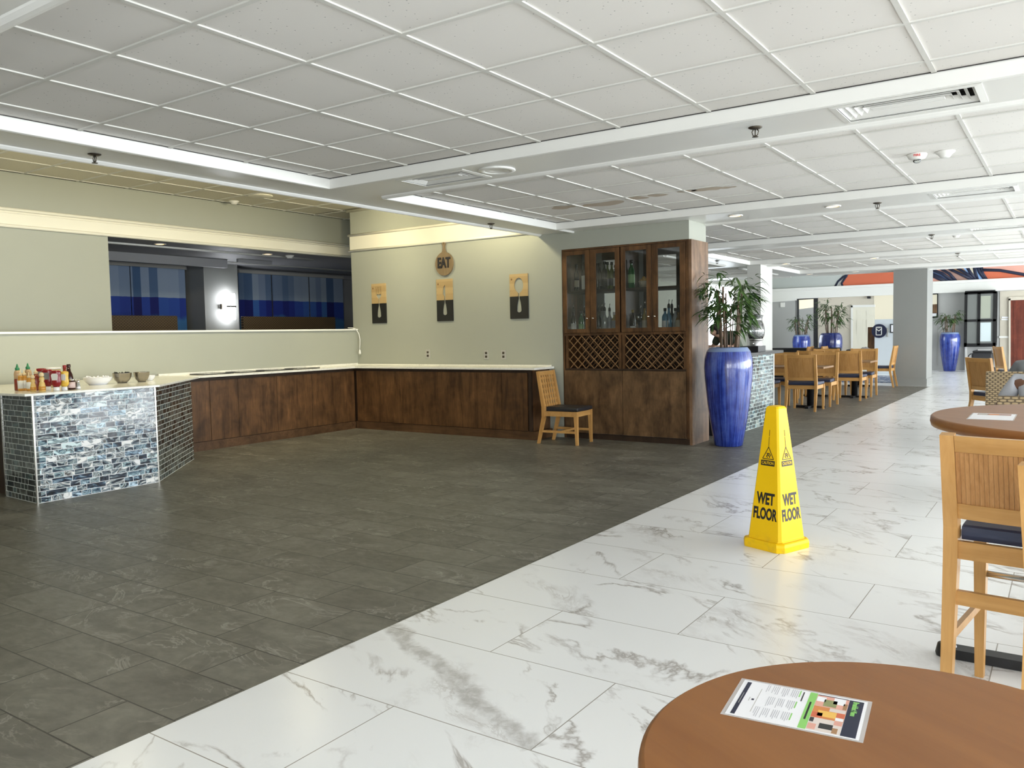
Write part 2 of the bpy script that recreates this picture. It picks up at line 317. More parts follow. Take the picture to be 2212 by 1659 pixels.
# ---------------------------------------------------------------- mesh helpers
class MB:
    def __init__(s): s.bm = bmesh.new()
    def box(s, x0, x1, y0, y1, z0, z1, bevel=0.0):
        vs = [s.bm.verts.new((x, y, z)) for x in (x0, x1) for y in (y0, y1) for z in (z0, z1)]
        fs = [s.bm.faces.new([vs[i] for i in q]) for q in ((0, 1, 3, 2), (4, 6, 7, 5), (0, 4, 5, 1), (2, 3, 7, 6), (0, 2, 6, 4), (1, 5, 7, 3))]
        if bevel: bmesh.ops.bevel(s.bm, geom=list({e for f in fs for e in f.edges}), offset=bevel, segments=2, affect='EDGES', profile=.6)
        return s
    def hexa(s, lo, hi):
        """eight corners: four below, four above (same order)"""
        a = [s.bm.verts.new(p) for p in lo]; b = [s.bm.verts.new(p) for p in hi]; n = len(a)
        s.bm.faces.new(a[::-1]); s.bm.faces.new(b)
        for i in range(n): s.bm.faces.new((a[i], a[(i+1) % n], b[(i+1) % n], b[i]))
        return s
    def prism(s, pts, z0, z1): return s.hexa([(x, y, z0) for x, y in pts], [(x, y, z1) for x, y in pts])
    def bar(s, p, q, w, d, up=(0, 0, 1), w2=None, d2=None):
        """straight bar of rectangular section w (sideways) x d (along up), may taper"""
        p, q = Vector(p), Vector(q); t = (q-p).normalized(); u = Vector(up)
        if abs(t.dot(u)) > .95: u = Vector((1, 0, 0))
        a = t.cross(u).normalized(); b = a.cross(t).normalized()
        w2 = w if w2 is None else w2; d2 = d if d2 is None else d2
        def ring(c, w, d): return [c + a*sx*w/2 + b*sy*d/2 for sx, sy in ((-1, -1), (1, -1), (1, 1), (-1, 1))]
        return s.hexa(ring(p, w, d), ring(q, w2, d2))
    def tube(s, path, r, n=8, caps=True, r2=None):
        path = [Vector(p) for p in path]; rings = []; u = None
        for i, c in enumerate(path):
            t = (path[min(i+1, len(path)-1)] - path[max(i-1, 0)]).normalized()
            if u is None: u = t.orthogonal().normalized()
            u = (u - t*u.dot(t)).normalized(); v = t.cross(u)
            rr = r if r2 is None else r + (r2-r)*i/max(1, len(path)-1)
            rings.append([s.bm.verts.new(c + (u*cos(2*pi*k/n) + v*sin(2*pi*k/n))*rr) for k in range(n)])
        for A, B in zip(rings, rings[1:]):
            for k in range(n): s.bm.faces.new((A[k], A[(k+1) % n], B[(k+1) % n], B[k])).smooth = True
        if caps: s.bm.faces.new(rings[0][::-1]); s.bm.faces.new(rings[-1])
        return s
    def lathe(s, prof, n=32, c=(0, 0, 0), cap=True, sx=1.0, sy=1.0):
        rings = []
        for r, z in prof:
            rings.append([s.bm.verts.new((c[0]+r*sx*cos(2*pi*k/n), c[1]+r*sy*sin(2*pi*k/n), c[2]+z)) for k in range(n)])
        for A, B in zip(rings, rings[1:]):
            for k in range(n): s.bm.faces.new((A[k], A[(k+1) % n], B[(k+1) % n], B[k])).smooth = True
        if cap: s.bm.faces.new(rings[0][::-1]); s.bm.faces.new(rings[-1])
        return s
    def face(s, pts): s.bm.faces.new([s.bm.verts.new(p) for p in pts]); return s
    def build(s, name, m, parent=None, loc=(0, 0, 0), rotz=0.0, smooth=False, bevel=0.0):
        bmesh.ops.recalc_face_normals(s.bm, faces=s.bm.faces[:])
        if bevel: bmesh.ops.bevel(s.bm, geom=[e for e in s.bm.edges if e.is_manifold and e.calc_face_angle(0) > .5], offset=bevel, segments=2, affect='EDGES', profile=.6)
        me = bpy.data.meshes.new(name); s.bm.to_mesh(me); s.bm.free()
        me.materials.append(MATS[m])
        if smooth:
            for f in me.polygons: f.use_smooth = True
        o = bpy.data.objects.new(name, me); COL.objects.link(o)
        o.location = loc; o.rotation_euler = (0, 0, rotz)
        if parent: o.parent = parent
        return o
def tag(o, label, cat, group=None, kind=None):
    o['label'] = label; o['category'] = cat
    if group: o['group'] = group
    if kind: o['kind'] = kind
    return o
def thing(name, label, cat, loc=(0, 0, 0), rotz=0.0, group=None):
    o = bpy.data.objects.new(name, None); COL.objects.link(o); o.empty_display_size = .1
    o.location = loc; o.rotation_euler = (0, 0, rotz); return tag(o, label, cat, group)
def struct(o): o['kind'] = 'structure'; return o
def dup(root, loc, rotz, label, group=None):
    r = root.copy(); COL.objects.link(r); r.location = loc; r.rotation_euler = (0, 0, rotz); r['label'] = label
    if group: r['group'] = group
    for ch in list(root.children):
        c = ch.copy(); COL.objects.link(c); c.parent = r
        for g_ in ch.children:
            d = g_.copy(); COL.objects.link(d); d.parent = c
    return r
def text(s, name, m, parent, size, mat4, extrude=.001, sx=1.0, bold=0.0, align='CENTER'):
    """lettering as a mesh; mat4 places the glyph plane (x right, y up)"""
    cu = bpy.data.curves.new(name, 'FONT'); cu.body = s; cu.size = size; cu.extrude = extrude; cu.offset = bold
    cu.align_x = align; cu.align_y = 'CENTER'; cu.resolution_u = 4
    t = bpy.data.objects.new('tmp', cu); COL.objects.link(t)
    bpy.context.view_layer.update()
    me = bpy.data.meshes.new_from_object(t.evaluated_get(bpy.context.evaluated_depsgraph_get()))
    bpy.data.objects.remove(t); bpy.data.curves.remove(cu)
    me.transform(mat4 @ Matrix.Diagonal((sx, 1, 1, 1))); me.name = name; me.materials.clear(); me.materials.append(MATS[m])
    o = bpy.data.objects.new(name, me); COL.objects.link(o)
    if parent: o.parent = parent
    return o
def frame(o, xdir, ydir):
    x = Vector(xdir).normalized(); y = Vector(ydir); y = (y - x*y.dot(x)).normalized(); z = x.cross(y)
    return Matrix(((x.x, y.x, z.x, o[0]), (x.y, y.y, z.y, o[1]), (x.z, y.z, z.z, o[2]), (0, 0, 0, 1)))
def cutout(outer, holes, th, to3):
    """flat board with holes: loops of 2-D points, extruded by th; to3 maps (u, v, depth) to a point"""
    b = MB(); ed = []
    for L in [outer]+holes:
        vs = [b.bm.verts.new((u, v, 0)) for u, v in L]
        ed += [b.bm.edges.new((vs[i], vs[(i+1) % len(vs)])) for i in range(len(vs))]
    bmesh.ops.triangle_fill(b.bm, use_beauty=True, use_dissolve=False, edges=ed)
    r = bmesh.ops.extrude_face_region(b.bm, geom=b.bm.faces[:])
    for v in r['geom']:
        if isinstance(v, bmesh.types.BMVert): v.co.z = th
    for v in b.bm.verts: v.co = to3(*v.co)
    return b
def uvpanel(o):
    """u = distance along the wall, v = height, for tiled faces"""
    me = o.data; uv = me.uv_layers.new(name='UV'); off = {}
    for p in me.polygons:
        n = p.normal; t = Vector((-n.y, n.x, 0))
        if t.length < .1: t = Vector((1, 0, 0))
        t.normalize()
        for li in p.loop_indices:
            c = me.vertices[me.loops[li].vertex_index].co
            uv.data[li].uv = (c.dot(t) + 20, c.z if abs(n.z) < .5 else c.y)
    return o

# ---------------------------------------------------------------- the room
XW = 9.42                       # wall with the cutlery boards
ZB, ZT = 2.73, 2.80             # underside of the ceiling beams, tile plane
RB = -7.5                       # window wall on the camera's right
b = MB(); b.face([(-5, 2.70, 0), (21.0, 2.70, 0), (21.0, 14, 0), (-5, 14, 0)]); struct(b.build('floor', 'slate_tile'))
b = MB(); b.face([(-5, RB, 0), (29.2, RB, 0), (29.2, 2.70, 0), (-5, 2.70, 0)]); b.face([(21.0, 2.70, 0), (29.2, 2.70, 0), (29.2, 9, 0), (21.0, 9, 0)])
struct(b.build('floor', 'marble_tile'))
# tiled ceiling bays between beams: (x0, x1, y0, y1, first x line, x pitch)
BEAMX = [(.95, 1.70), (5.14, 5.84), (8.98, 9.98), (12.74, 13.55), (16.55, 17.35), (20.22, 21.45)]
B1 = (5.43, 5.97)
def bay(x0, x1, y0, y1, z, m, gx, px, gy=1.30, py=.645):
    b = MB(); b.box(x0, x1, y0, y1, z, z+.03); o = struct(b.build('ceiling', m))
    g = MB(); k = math.ceil((x0+.03-gx)/px)
    while gx+k*px < x1-.03: x = gx+k*px; g.box(x-.013, x+.013, y0, y1, z-.008, z+.001); k += 1
    k = math.ceil((y0+.03-gy)/py); ys = []
    while gy+k*py < y1-.03: y = gy+k*py; ys.append(y); g.box(x0, x1, y-.013, y+.013, z-.0075, z+.001); k += 1
    q = g.build('tile_grid', 'grid_white', o)
    s = MB(); t = .007              # shadow gap round the edge of the bay
    for a in ((x0, x1, y0, y0+t), (x0, x1, y1-t, y1), (x0, x0+t, y0, y1), (x1-t, x1, y0, y1)): s.box(*a, z-.004, z+.001)
    s.build('shadow_gap', 'gap_black', o); return o
xs = [-5] + [v for p in BEAMX for v in p] + [21.45]
bays = [(-5, .95, 4.24, .655, 'tile_one'), (1.70, 5.14, 4.24, .655, 'tile_one'), (5.84, 8.98, 7.08, .69, 'tile_two'), (9.98, 12.74, 10.5, .69, 'tile_two'),
        (13.55, 16.55, 14.4, .69, 'tile_two'), (17.35, 20.22, 18.1, .69, 'tile_two')]
for x0, x1, gx, px, m in bays:
    o = bay(x0, x1, RB, B1[0], ZT, m, gx, px)
    if abs(x0-5.84) < .01: BAY2 = o
    if x0 > 9: bay(x0, x1, B1[1], 9.0, ZT, m, gx, px)
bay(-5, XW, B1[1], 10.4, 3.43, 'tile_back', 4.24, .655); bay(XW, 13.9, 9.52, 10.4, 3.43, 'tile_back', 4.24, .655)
VENTS = [(5.49, 4.43, .34, .66), (5.49, .84, .40, .74), (9.48, .84, .36, .70), (13.15, .84, .36, .70), (16.95, .9, .36, .7)]
def ceilbeam(x0, x1, y0, y1, along, lo=ZB, hi=2.86, skip=()):
    b = MB(); c0 = y0
    for cx, cy, lx, ly in sorted(VENTS, key=lambda v: v[1]):
        if along == 'y' and x0 < cx < x1 and y0 < cy < y1:      # pocket for an air vent
            b.box(x0, x1, c0, cy-ly/2, lo, hi); b.box(x0, cx-lx/2, cy-ly/2, cy+ly/2, lo, hi); b.box(cx+lx/2, x1, cy-ly/2, cy+ly/2, lo, hi); b.box(cx-lx/2, cx+lx/2, cy-ly/2, cy+ly/2, lo+.08, hi); c0 = cy+ly/2
    b.box(x0, x1, c0, y1, lo, hi); o = struct(b.build('beam', 'beam_paint'))
    m = MB(); w = .075
    def bead(a0, a1, c, sgn):
        # quarter-round moulding under one edge; profile in (across, z)
        P = [(0, lo+.058), (0, lo-.022), (.018, lo-.026), (.036, lo-.022), (.055, lo-.008), (.06, lo+.0)]
        P = [(c+sgn*(p-.012), z) for p, z in P]
        if along == 'x': lo_, hi_ = [(a0, p, z) for p, z in P], [(a1, p, z) for p, z in P]
        else: lo_, hi_ = [(p, a0, z) for p, z in P], [(p, a1, z) for p, z in P]
        m.hexa(lo_, hi_)
    for side, c, sg in ((0, (y0 if along == 'x' else x0), 1), (1, (y1 if along == 'x' else x1), -1)):
        segs = [(x0, x1) if along == 'x' else (y0, y1)]
        for (s0, s1, which) in skip:
            if which != side: continue
            segs = [q for a, z in segs for q in ((a, min(z, s0)), (max(a, s1), z)) if q[1]-q[0] > .02]
        for a0, a1 in segs: bead(a0, a1, c, sg)
    m.build('moulding', 'trim_white', o); return o
for x0, x1 in BEAMX: ceilbeam(x0, x1, RB, B1[0], 'y')
ceilbeam(-5, XW, *B1, 'x', hi=3.43, skip=[(x0-.0, x1+.0, 0) for x0, x1 in BEAMX[:2]])
ceilbeam(9.98, 21.45, *B1, 'x', skip=[(x0, x1, s) for x0, x1 in BEAMX[3:] for s in (0, 1)])
for x0, x1 in BEAMX[3:]: ceilbeam(x0, x1, B1[1], 9.0, 'y')
# water stains on the second bay
for i, (cx, cy, rx, ry) in enumerate([(7.95, 4.70, .10, .16), (8.03, 4.25, .12, .30), (7.93, 3.80, .09, .14), (7.91, 3.55, .08, .10), (7.88, 3.22, .06, .09), (7.90, 3.02, .10, .14), (7.95, 2.82, .05, .08)]):
    b = MB(); n = 28
    b.face([(cx+rx*cos(2*pi*k/n)*(1+.22*sin(3*2*pi*k/n+i*2)+.12*sin(5*2*pi*k/n+i)), cy+ry*sin(2*pi*k/n)*(1+.18*sin(2*2*pi*k/n+i)), ZT-.0015) for k in range(n)])
    b.build('water_stain', 'stain', BAY2) if 'stain' in MATS else (flat('stain', (.46, .385, .30), .85), b.build('water_stain', 'stain', BAY2))
# wall with the cutlery boards, wall strip above the drinks cabinet
b = MB(); b.box(XW, 9.97, 5.62, 9.52, 0, 3.43); struct(b.build('wall_back', 'wall_paint'))
b = MB(); b.box(XW, 9.97, 3.83, 5.62, 2.503, ZB); struct(b.build('wall_back', 'wall_paint'))
def rail(pts0, pts1, r, name='moulding', m='trim_cream', parent=None):
    b = MB(); b.tube([pts0, pts1], r, 10); return b.build(name, m, parent)
tr = MB(); tr.box(XW-.012, XW, 5.98, 9.53, 2.762, 3.012); tr = struct(tr.build('trim_1', 'trim_cream'))
for z in (2.768, 3.012): rail((XW-.012, 5.98, z), (XW-.012, 9.56, z), .020, parent=tr)
rail((XW-.012, 5.98, 3.40), (XW-.012, 9.57, 3.40), .024, parent=tr)
# half wall behind the buffet
b = MB(); b.box(-5, XW, 9.44, 9.56, 0, 1.505); hw = struct(b.build('wall_half', 'wall_paint'))
b = MB(); b.box(-5, XW, 9.415, 9.62, 1.505, 1.53, .006); b.build('cap', 'trim_white', hw)
# header wall with the wide opening into the next room
YH = 10.4
b = MB(); b.box(-5, 5.92, YH, YH+.15, 0, 3.43); b.box(5.92, 13.5, YH, YH+.15, 2.79, 3.43); hd = struct(b.build('wall_left', 'wall_paint'))
b = MB(); b.box(-5, 13.5, YH-.02, YH, 2.775, 2.985); tr = struct(b.build('trim_2', 'trim_cream'))
for z in (2.79, 2.985): rail((-5, YH-.02, z), (13.5, YH-.02, z), .022, parent=tr)
rail((-5, YH-.016, 2.945), (13.5, YH-.016, 2.945), .008, parent=tr)
# the dim room beyond
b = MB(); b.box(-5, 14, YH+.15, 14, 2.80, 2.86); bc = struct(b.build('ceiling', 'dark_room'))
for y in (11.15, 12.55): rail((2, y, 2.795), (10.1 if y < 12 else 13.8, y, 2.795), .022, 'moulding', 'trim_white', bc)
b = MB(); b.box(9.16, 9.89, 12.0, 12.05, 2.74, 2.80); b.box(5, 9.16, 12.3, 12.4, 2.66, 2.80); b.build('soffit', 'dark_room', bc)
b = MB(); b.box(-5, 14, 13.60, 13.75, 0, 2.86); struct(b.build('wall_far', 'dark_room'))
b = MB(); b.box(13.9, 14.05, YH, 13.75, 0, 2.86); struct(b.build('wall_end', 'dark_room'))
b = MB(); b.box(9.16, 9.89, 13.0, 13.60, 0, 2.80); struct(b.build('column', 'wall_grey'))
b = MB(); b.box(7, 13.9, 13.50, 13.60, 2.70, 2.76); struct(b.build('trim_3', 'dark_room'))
# column at the beam crossing, wall and bright window behind it
b = MB(); b.box(16.9, 17.7, 5.32, 5.60, 0, ZB); struct(b.build('column', 'column_light'))
b = MB()
for x0, x1, z0, z1 in ((9.97, 22.4, 0, 4.2), (25.9, 29.2, 0, 4.2), (22.4, 25.9, 0, .9), (22.4, 25.9, 2.8, 4.2)): b.box(x0, x1, 9.0, 9.15, z0, z1)
struct(b.build('wall_side', 'wall_paint'))
b = MB(); b.box(22.4, 25.9, 9.10, 9.12, .9, 2.8); w1 = struct(b.build('window_1', 'daylight') if 'daylight' in MATS else (emit('daylight', (.86, .93, 1.0), 5.0), b.build('window_1', 'daylight'))[1])
b = MB()
for x in (22.4, 23.55, 24.7, 25.85): b.box(x, x+.05, 9.0, 9.10, .9, 2.8)
for z in (.9, 2.75): b.box(22.4, 25.9, 9.0, 9.10, z, z+.05)
b.build('window_frame', 'trim_white', w1)
# tall lobby beyond the last beam
b = MB(); b.box(21.45, 29.2, RB, 9.15, 4.2, 4.3); struct(b.build('ceiling', 'beam_paint'))
b = MB(); b.box(21.40, 21.45, RB, 9.15, 2.80, 4.2); struct(b.build('wall_bulkhead', 'wall_paint'))
b = MB(); b.box(21.1, 22.0, 2.78, 3.50, 0, ZB); cg = struct(b.build('column', 'wall_grey'))
b = MB(); b.box(21.085, 22.015, 2.765, 3.515, 0, .17, .006); b.build('baseboard', 'wall_grey', cg)
# window wall on the camera's right, wall behind the camera with windows added for fill light
b = MB(); k = -4.6
WINX = []
while k < 28: WINX.append((k, min(k+3.4, 28.6))); k += 3.8
b.box(-5, 29.2, RB-.15, RB, 0, .25); b.box(-5, 29.2, RB-.15, RB, 2.62, 4.3)
ed = [-5] + [v for w in WINX for v in w] + [29.2]
for a, c in zip(ed[0::2], ed[1::2]): b.box(a, c, RB-.15, RB, .25, 2.62)
struct(b.build('wall_right', 'wall_paint'))
for i, (a, c) in enumerate(WINX):
    f = MB()
    for x in (a, (a+c)/2-.02, c-.05): f.box(x, x+.05, RB-.12, RB-.04, .25, 2.62)
    for z in (.25, 2.57): f.box(a, c, RB-.12, RB-.04, z, z+.05)
    o = struct(f.build('window_%d' % (i+2), 'trim_white')); p = MB(); p.box(a+.05, c-.05, RB-.09, RB-.08, .30, 2.57); p.build('pane', 'clear_glass', o)
b = MB(); FILL_WINY = [(-6.6, -3.4), (-2.8, .4)]
b.box(-5.15, -5, RB, 14, 0, .25); b.box(-5.15, -5, RB, 14, 2.62, 3.5); ed = [RB]+[v for w in FILL_WINY for v in w]+[14]
for a, c in zip(ed[0::2], ed[1::2]): b.box(-5.15, -5, a, c, .25, 2.62)
struct(b.build('wall_front', 'wall_paint'))
for i, (a, c) in enumerate(FILL_WINY):  # unseen windows, added only to admit fill light
    f = MB()
    for y in (a, (a+c)/2-.02, c-.05): f.box(-5.12, -5.04, y, y+.05, .25, 2.62)
    for z in (.25, 2.57): f.box(-5.12, -5.04, a, c, z, z+.05)
    o = struct(f.build('window_%d' % (i+30), 'trim_white')); p = MB(); p.box(-5.09, -5.08, a+.05, c-.05, .30, 2.57); p.build('pane', 'clear_glass', o)
# far wall of the lobby: X = 29, with openings, band and mural
XF = 29.0
b = MB(); b.box(XF, XF+.15, RB, 9.0, 0, 2.42); b.box(XF, XF+.15, RB, 9.0, 2.42, 4.2); fw = struct(b.build('wall_lobby', 'lobby_grey'))
b = MB(); b.box(XF-.16, XF, RB, 9.0, 2.42, 2.74); tr = struct(b.build('trim_4', 'trim_white'))
b = MB(); b.box(XF-.20, XF, RB, 9.0, 2.70, 2.79, .012); b.build('cornice', 'trim_white', tr)
def onwall(pts, name, m, dx, parent=None, th=.012, X=XF):
    """flat painted or framed patch on the lobby wall, from corners given as picture points"""
    q = [onx(x, y, X-dx) for x, y in pts]; b = MB()
    b.hexa([(X-dx, p.y, p.z) for p in q], [(X-dx+th, p.y, p.z) for p in q]); return b.build(name, m, parent)
# ---------------------------------------------------------------- mural above the band
mural = thing('mural', 'wide mural of orange, pink, blue and cream shapes outlined in navy above the white band', 'mural', (XF, 3, 3))
for nm, c in dict(m_pale=(.50, .53, .51), m_orange=(.60, .145, .07), m_pink=(.70, .36, .29), m_blue=(.055, .085, .18), m_sky=(.28, .46, .80), m_brown=(.36, .20, .10), m_mauve=(.40, .24, .20), m_cream=(.72, .66, .52)).items(): flat(nm, c, .7)
def patch(pts, m, d=.01):
    q = [onx(x, y, XF-d) for x, y in pts]; b = MB(); b.hexa([(XF-d, p.y-3+3, p.z) for p in q], [(XF-d+.006, p.y, p.z) for p in q])
    o = b.build('painted_shape', m); o.parent = mural; o.matrix_parent_inverse = mural.matrix_basis.inverted(); return o
def line(pts, r=.035, d=.02):
    b = MB(); b.tube([(lambda p: (XF-d+.01, p.y, p.z))(onx(x, y, XF-d)) for x, y in pts], r, 6)
    for v in b.bm.verts: v.co.x = XF-d + (v.co.x-(XF-d+.01))*.12
    o = b.build('outline', 'navy_ink'); o.parent = mural; o.matrix_parent_inverse = mural.matrix_basis.inverted()
T = 545
patch([(1668, 623), (1668, T), (1850, T), (1820, 592), (1810, 618)], 'm_pale')
patch([(1818, 618), (1822, 605), (1829, 596), (1828, T), (1960, T), (1960, 614)], 'm_orange')
line([(1804, 619), (1810, 608), (1820, 599), (1832, 592), (1840, T)]); line([(1820, 618), (1818, 612), (1823, 604), (1829, 596), (1826, 590), (1818, T)])
patch([(2000, 610), (2000, T), (2212, T), (2212, 602)], 'm_pink', .008)
patch([(2010, 590), (2013, 582), (2030, 590), (2058, 608), (2047, 609), (2030, 599)], 'm_blue', .012)
patch([(2033, 581), (2060, T), (2120, T), (2108, 606), (2066, 608), (2052, 592)], 'm_mauve', .012)
patch([(2052, 581), (2060, T+10), (2090, T+10), (2102, 606)], 'm_brown', .018)
patch([(2079, 578), (2080, T), (2100, T), (2107, 606)], 'm_sky', .024)
patch([(2089, 578), (2092, T), (2104, T), (2110, 605)], 'm_cream', .03)
patch([(2107, 578), (2109, T), (2112, T), (2128, 604), (2115, 605)], 'm_sky', .024)
patch([(2111, 577), (2112, T), (2122, T), (2119, 577), (2124, 597)], 'm_cream', .03)
patch([(2122, 583), (2160, 584), (2212, 593), (2250, 600), (2250, 603), (2130, 604)], 'm_orange', .018)
for L in ([(2013, 583), (2035, 590), (2060, 608)], [(2013, 592), (2030, 599), (2046, 609)], [(2032, 580), (2052, 592), (2066, 608)], [(2050, 580), (2075, 592), (2103, 606)], [(2068, 579), (2090, 592), (2106, 606)],
          [(2088, 575), (2097, 590), (2109, 606)], [(2103, 570), (2107, 590), (2112, 606)], [(2110, 572), (2116, 588), (2128, 604)], [(2119, 572), (2122, 590), (2131, 604)], [(2121, 583), (2160, 584), (2212, 593), (2250, 602)], [(2012, 595), (2025, 601), (2045, 609)]):
    line(L, .045, .045)

# ---------------------------------------------------------------- lobby furniture on the far wall
onwall([(1664, 650), (1717, 647), (1717, 830), (1664, 830)], 'wall_panel', 'lobby_grey', .10, fw, .10)
onwall([(1662, 645), (1720, 641), (1720, 649), (1662, 653)], 'capital', 'trim_white', .13, fw, .13)
o = thing('lobby_window', 'black-framed lobby opening with a cream lit interior behind the small potted bamboo', 'window', (XF, 7.3, 0))
def on(parent, pts, name, m, dx, th=.02):
    q = onwall(pts, name, m, dx, None, th); q.parent = parent; q.matrix_parent_inverse = parent.matrix_basis.inverted(); return q
emit('cream_glow', (.80, .74, .58), .45)
on(o, [(1722, 644), (1766, 641), (1766, 760), (1722, 760)], 'frame', 'black_metal', .05)
on(o, [(1726, 648), (1757, 646), (1757, 664), (1726, 668)], 'pane', 'cream_glow', .075)
on(o, [(1726, 668), (1757, 664), (1757, 760), (1726, 760)], 'lower_pane', 'lobby_grey', .075)
onwall([(1767, 641), (1888, 636), (1888, 830), (1767, 830)], 'wall_recess', 'tan_paint', .02, fw, .02)
emit('cream_lit_wall', (.72, .66, .52), .12)  # weak emission stands in for light falling on this wall
onwall([(1888, 636), (1930, 634), (1930, 830), (1888, 830)], 'wall_recess', 'cream_lit_wall', .03, fw, .03)
d1 = struct(onwall([(1842, 664), (1890, 663), (1890, 806), (1842, 806)], 'door_1', 'trim_cream', .06, None, .04))
onwall([(1838, 660), (1842, 660), (1842, 806), (1838, 806)], 'casing', 'trim_white', .09, d1, .07); onwall([(1838, 659), (1890, 658), (1890, 663), (1838, 664)], 'casing', 'trim_white', .09, d1, .07)
for a in ((1851, 671, 1864, 682), (1872, 671, 1885, 682), (1851, 690, 1864, 720), (1872, 690, 1885, 720)):
    onwall([(a[0], a[1]), (a[2], a[1]), (a[2], a[3]), (a[0], a[3])], 'door_panel', 'trim_cream', .075, d1, .015)
t = onwall([(1686, 654), (1694.5, 653.5), (1694.5, 663), (1686, 663.5)], 'thermostat', 'white_plastic', .15, None, .05); tag(t, 'small white thermostat box on the grey lobby wall panel', 'thermostat')
t = onwall([(1873, 640), (1880, 640), (1880, 645), (1873, 645)], 'security_camera', 'black_plastic', .14, None, .1); tag(t, 'small black security camera below the white band, over the cream door', 'camera')
# reception screen with the round sign
rp = thing('reception_screen', 'pale grey free-standing screen with a round navy key-card sign beside the grey column', 'screen', (26, 4.6, 0))
def at26(pts, name, m, X, th, parent):
    q = [onx(x, y, X) for x, y in pts]; b = MB(); b.hexa([(X, p.y, p.z) for p in q], [(X+th, p.y, p.z) for p in q]); o = b.build(name, m); o.parent = parent; o.matrix_parent_inverse = parent.matrix_basis.inverted(); return o
paint('screen_paint', (.56, .60, .63), .5)
b = MB(); b.box(26, 26.06, 3.75, 4.81, 0, 1.62); o = b.build('panel', 'screen_paint'); o.parent = rp; o.matrix_parent_inverse = rp.matrix_basis.inverted()
c = onx(1899, 715, 25.97); b = MB(); b.lathe([(.30*.68, 0), (.30*.68, .04)], 28); q = b.build('sign_disc', 'navy_ink'); q.parent = rp
q.data.transform(Matrix.Translation((-.03, c.y-4.6, c.z)) @ Matrix.Rotation(-pi/2, 4, 'Y') @ Matrix.Translation((0, 0, -.02)))
b = MB(); Y0, Z0 = c.y-4.6, c.z
def rr(w, h, t):
    for a in ((-w, w, h-t, h), (-w, w, -h, -h+t), (-w, -w+t, -h, h), (w-t, w, -h, h)): b.box(-.085, -.07, Y0+a[0], Y0+a[1], Z0+a[2], Z0+a[3])
rr(.082, .125, .018)
b.bar((-.078, Y0+.07, Z0+.06), (-.078, Y0, Z0+.0), .02, .012, (1, 0, 0)); b.bar((-.078, Y0-.07, Z0+.06), (-.078, Y0, Z0), .02, .012, (1, 0, 0)); b.box(-.085, -.07, Y0-.05, Y0+.05, Z0+.085, Z0+.10)
q = b.build('sign_symbol', 'white_plastic'); q.parent = rp
for pts, m in (([(1916, 708), (1918.5, 708), (1918.5, 728), (1916, 728)], 'grey_plate'),): at26(pts, 'slot', m, 25.98, .02, rp)
f = at26([(1923, 700), (1935, 700), (1935, 719), (1923, 719)], 'notice_frame', 'black_metal', 25.96, .03, rp); at26([(1925, 702), (1935, 702), (1935, 717), (1925, 717)], 'notice', 'paper', 25.955, .01, rp)
b = MB(); b.box(26.3, 26.55, 4.84, 5.06, 0, 1.40, .01); o = b.build('wooden_post', 'walnut'); tag(o, 'short brown wooden post standing at the edge of the pale reception screen', 'post')
b = MB(); b.box(22.1, 25.2, 3.6, 5.0, 0.0, .012); o = b.build('area_rug', 'rug_print'); tag(o, 'blue and grey patterned rug on the lobby floor near the column', 'rug')
# right of the column
o = thing('framed_picture', 'black-framed picture in cream and brown, partly hidden by the grey column', 'picture', (XF, 3.7, 2))
on(o, [(2004, 635), (2026.5, 634), (2026.5, 686), (2004, 688)], 'picture_frame', 'black_metal', .05); on(o, [(2006, 637), (2024, 636), (2024, 657), (2006, 658)], 'picture_print', 'm_cream', .06); on(o, [(2006, 658), (2024, 657), (2024, 676), (2006, 677)], 'picture_print', 'walnut_light', .06); on(o, [(2006, 677), (2023, 677), (2023, 683), (2006, 684)], 'picture_print', 'paper', .06)
for xx in (2025, 2081): onwall([(xx, 703), (xx+.9, 703), (xx+.9, 789), (xx, 789)], 'panel_line', 'grey_plate', .014, fw)
onwall([(2084, 633), (2088, 633), (2088, 800), (2084, 800)], 'pilaster', 'trim_white', .12, fw, .12)
# bay window: three-sided black frame standing out from the wall
bw = struct(MB().box(XF-.5, XF, 1.93, 2.72, 2.36, 2.44).build('window_20', 'black_metal'))
b = MB(); fr = []
for y in (2.69, 2.34, 1.93): b.box(XF-.5, XF-.44, y-.04, y+.04, .78, 2.40)
for z in (.74, 1.50, 2.33): b.box(XF-.5, XF-.44, 1.89, 2.73, z, z+(.10 if z < 1 else .07))
for y in (2.69, 1.93): b.box(XF-.5, XF, y-.03, y+.03, .74, .86); b.box(XF-.5, XF, y-.03, y+.03, 1.5, 1.57); b.box(XF-.1, XF, y-.04, y+.04, .78, 2.4)
b.build('window_frame', 'black_metal', bw)
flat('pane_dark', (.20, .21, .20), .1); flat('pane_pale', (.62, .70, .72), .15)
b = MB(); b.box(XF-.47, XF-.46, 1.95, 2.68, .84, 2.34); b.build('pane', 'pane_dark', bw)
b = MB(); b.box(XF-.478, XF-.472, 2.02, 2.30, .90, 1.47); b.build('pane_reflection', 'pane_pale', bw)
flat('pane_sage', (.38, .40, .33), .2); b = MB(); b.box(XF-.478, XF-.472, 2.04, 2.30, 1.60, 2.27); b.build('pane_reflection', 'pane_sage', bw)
onwall([(2160, 629), (2260, 625), (2260, 805), (2160, 805)], 'wall_recess', 'tan_paint', .02, fw, .02)
onwall([(2158, 726), (2179, 726), (2179, 730), (2158, 730)], 'chair_rail', 'trim_white', .05, fw, .05)
d2 = struct(onwall([(2183, 649), (2250, 646), (2250, 802), (2183, 802)], 'door_2', 'mahogany', .06, None, .04))
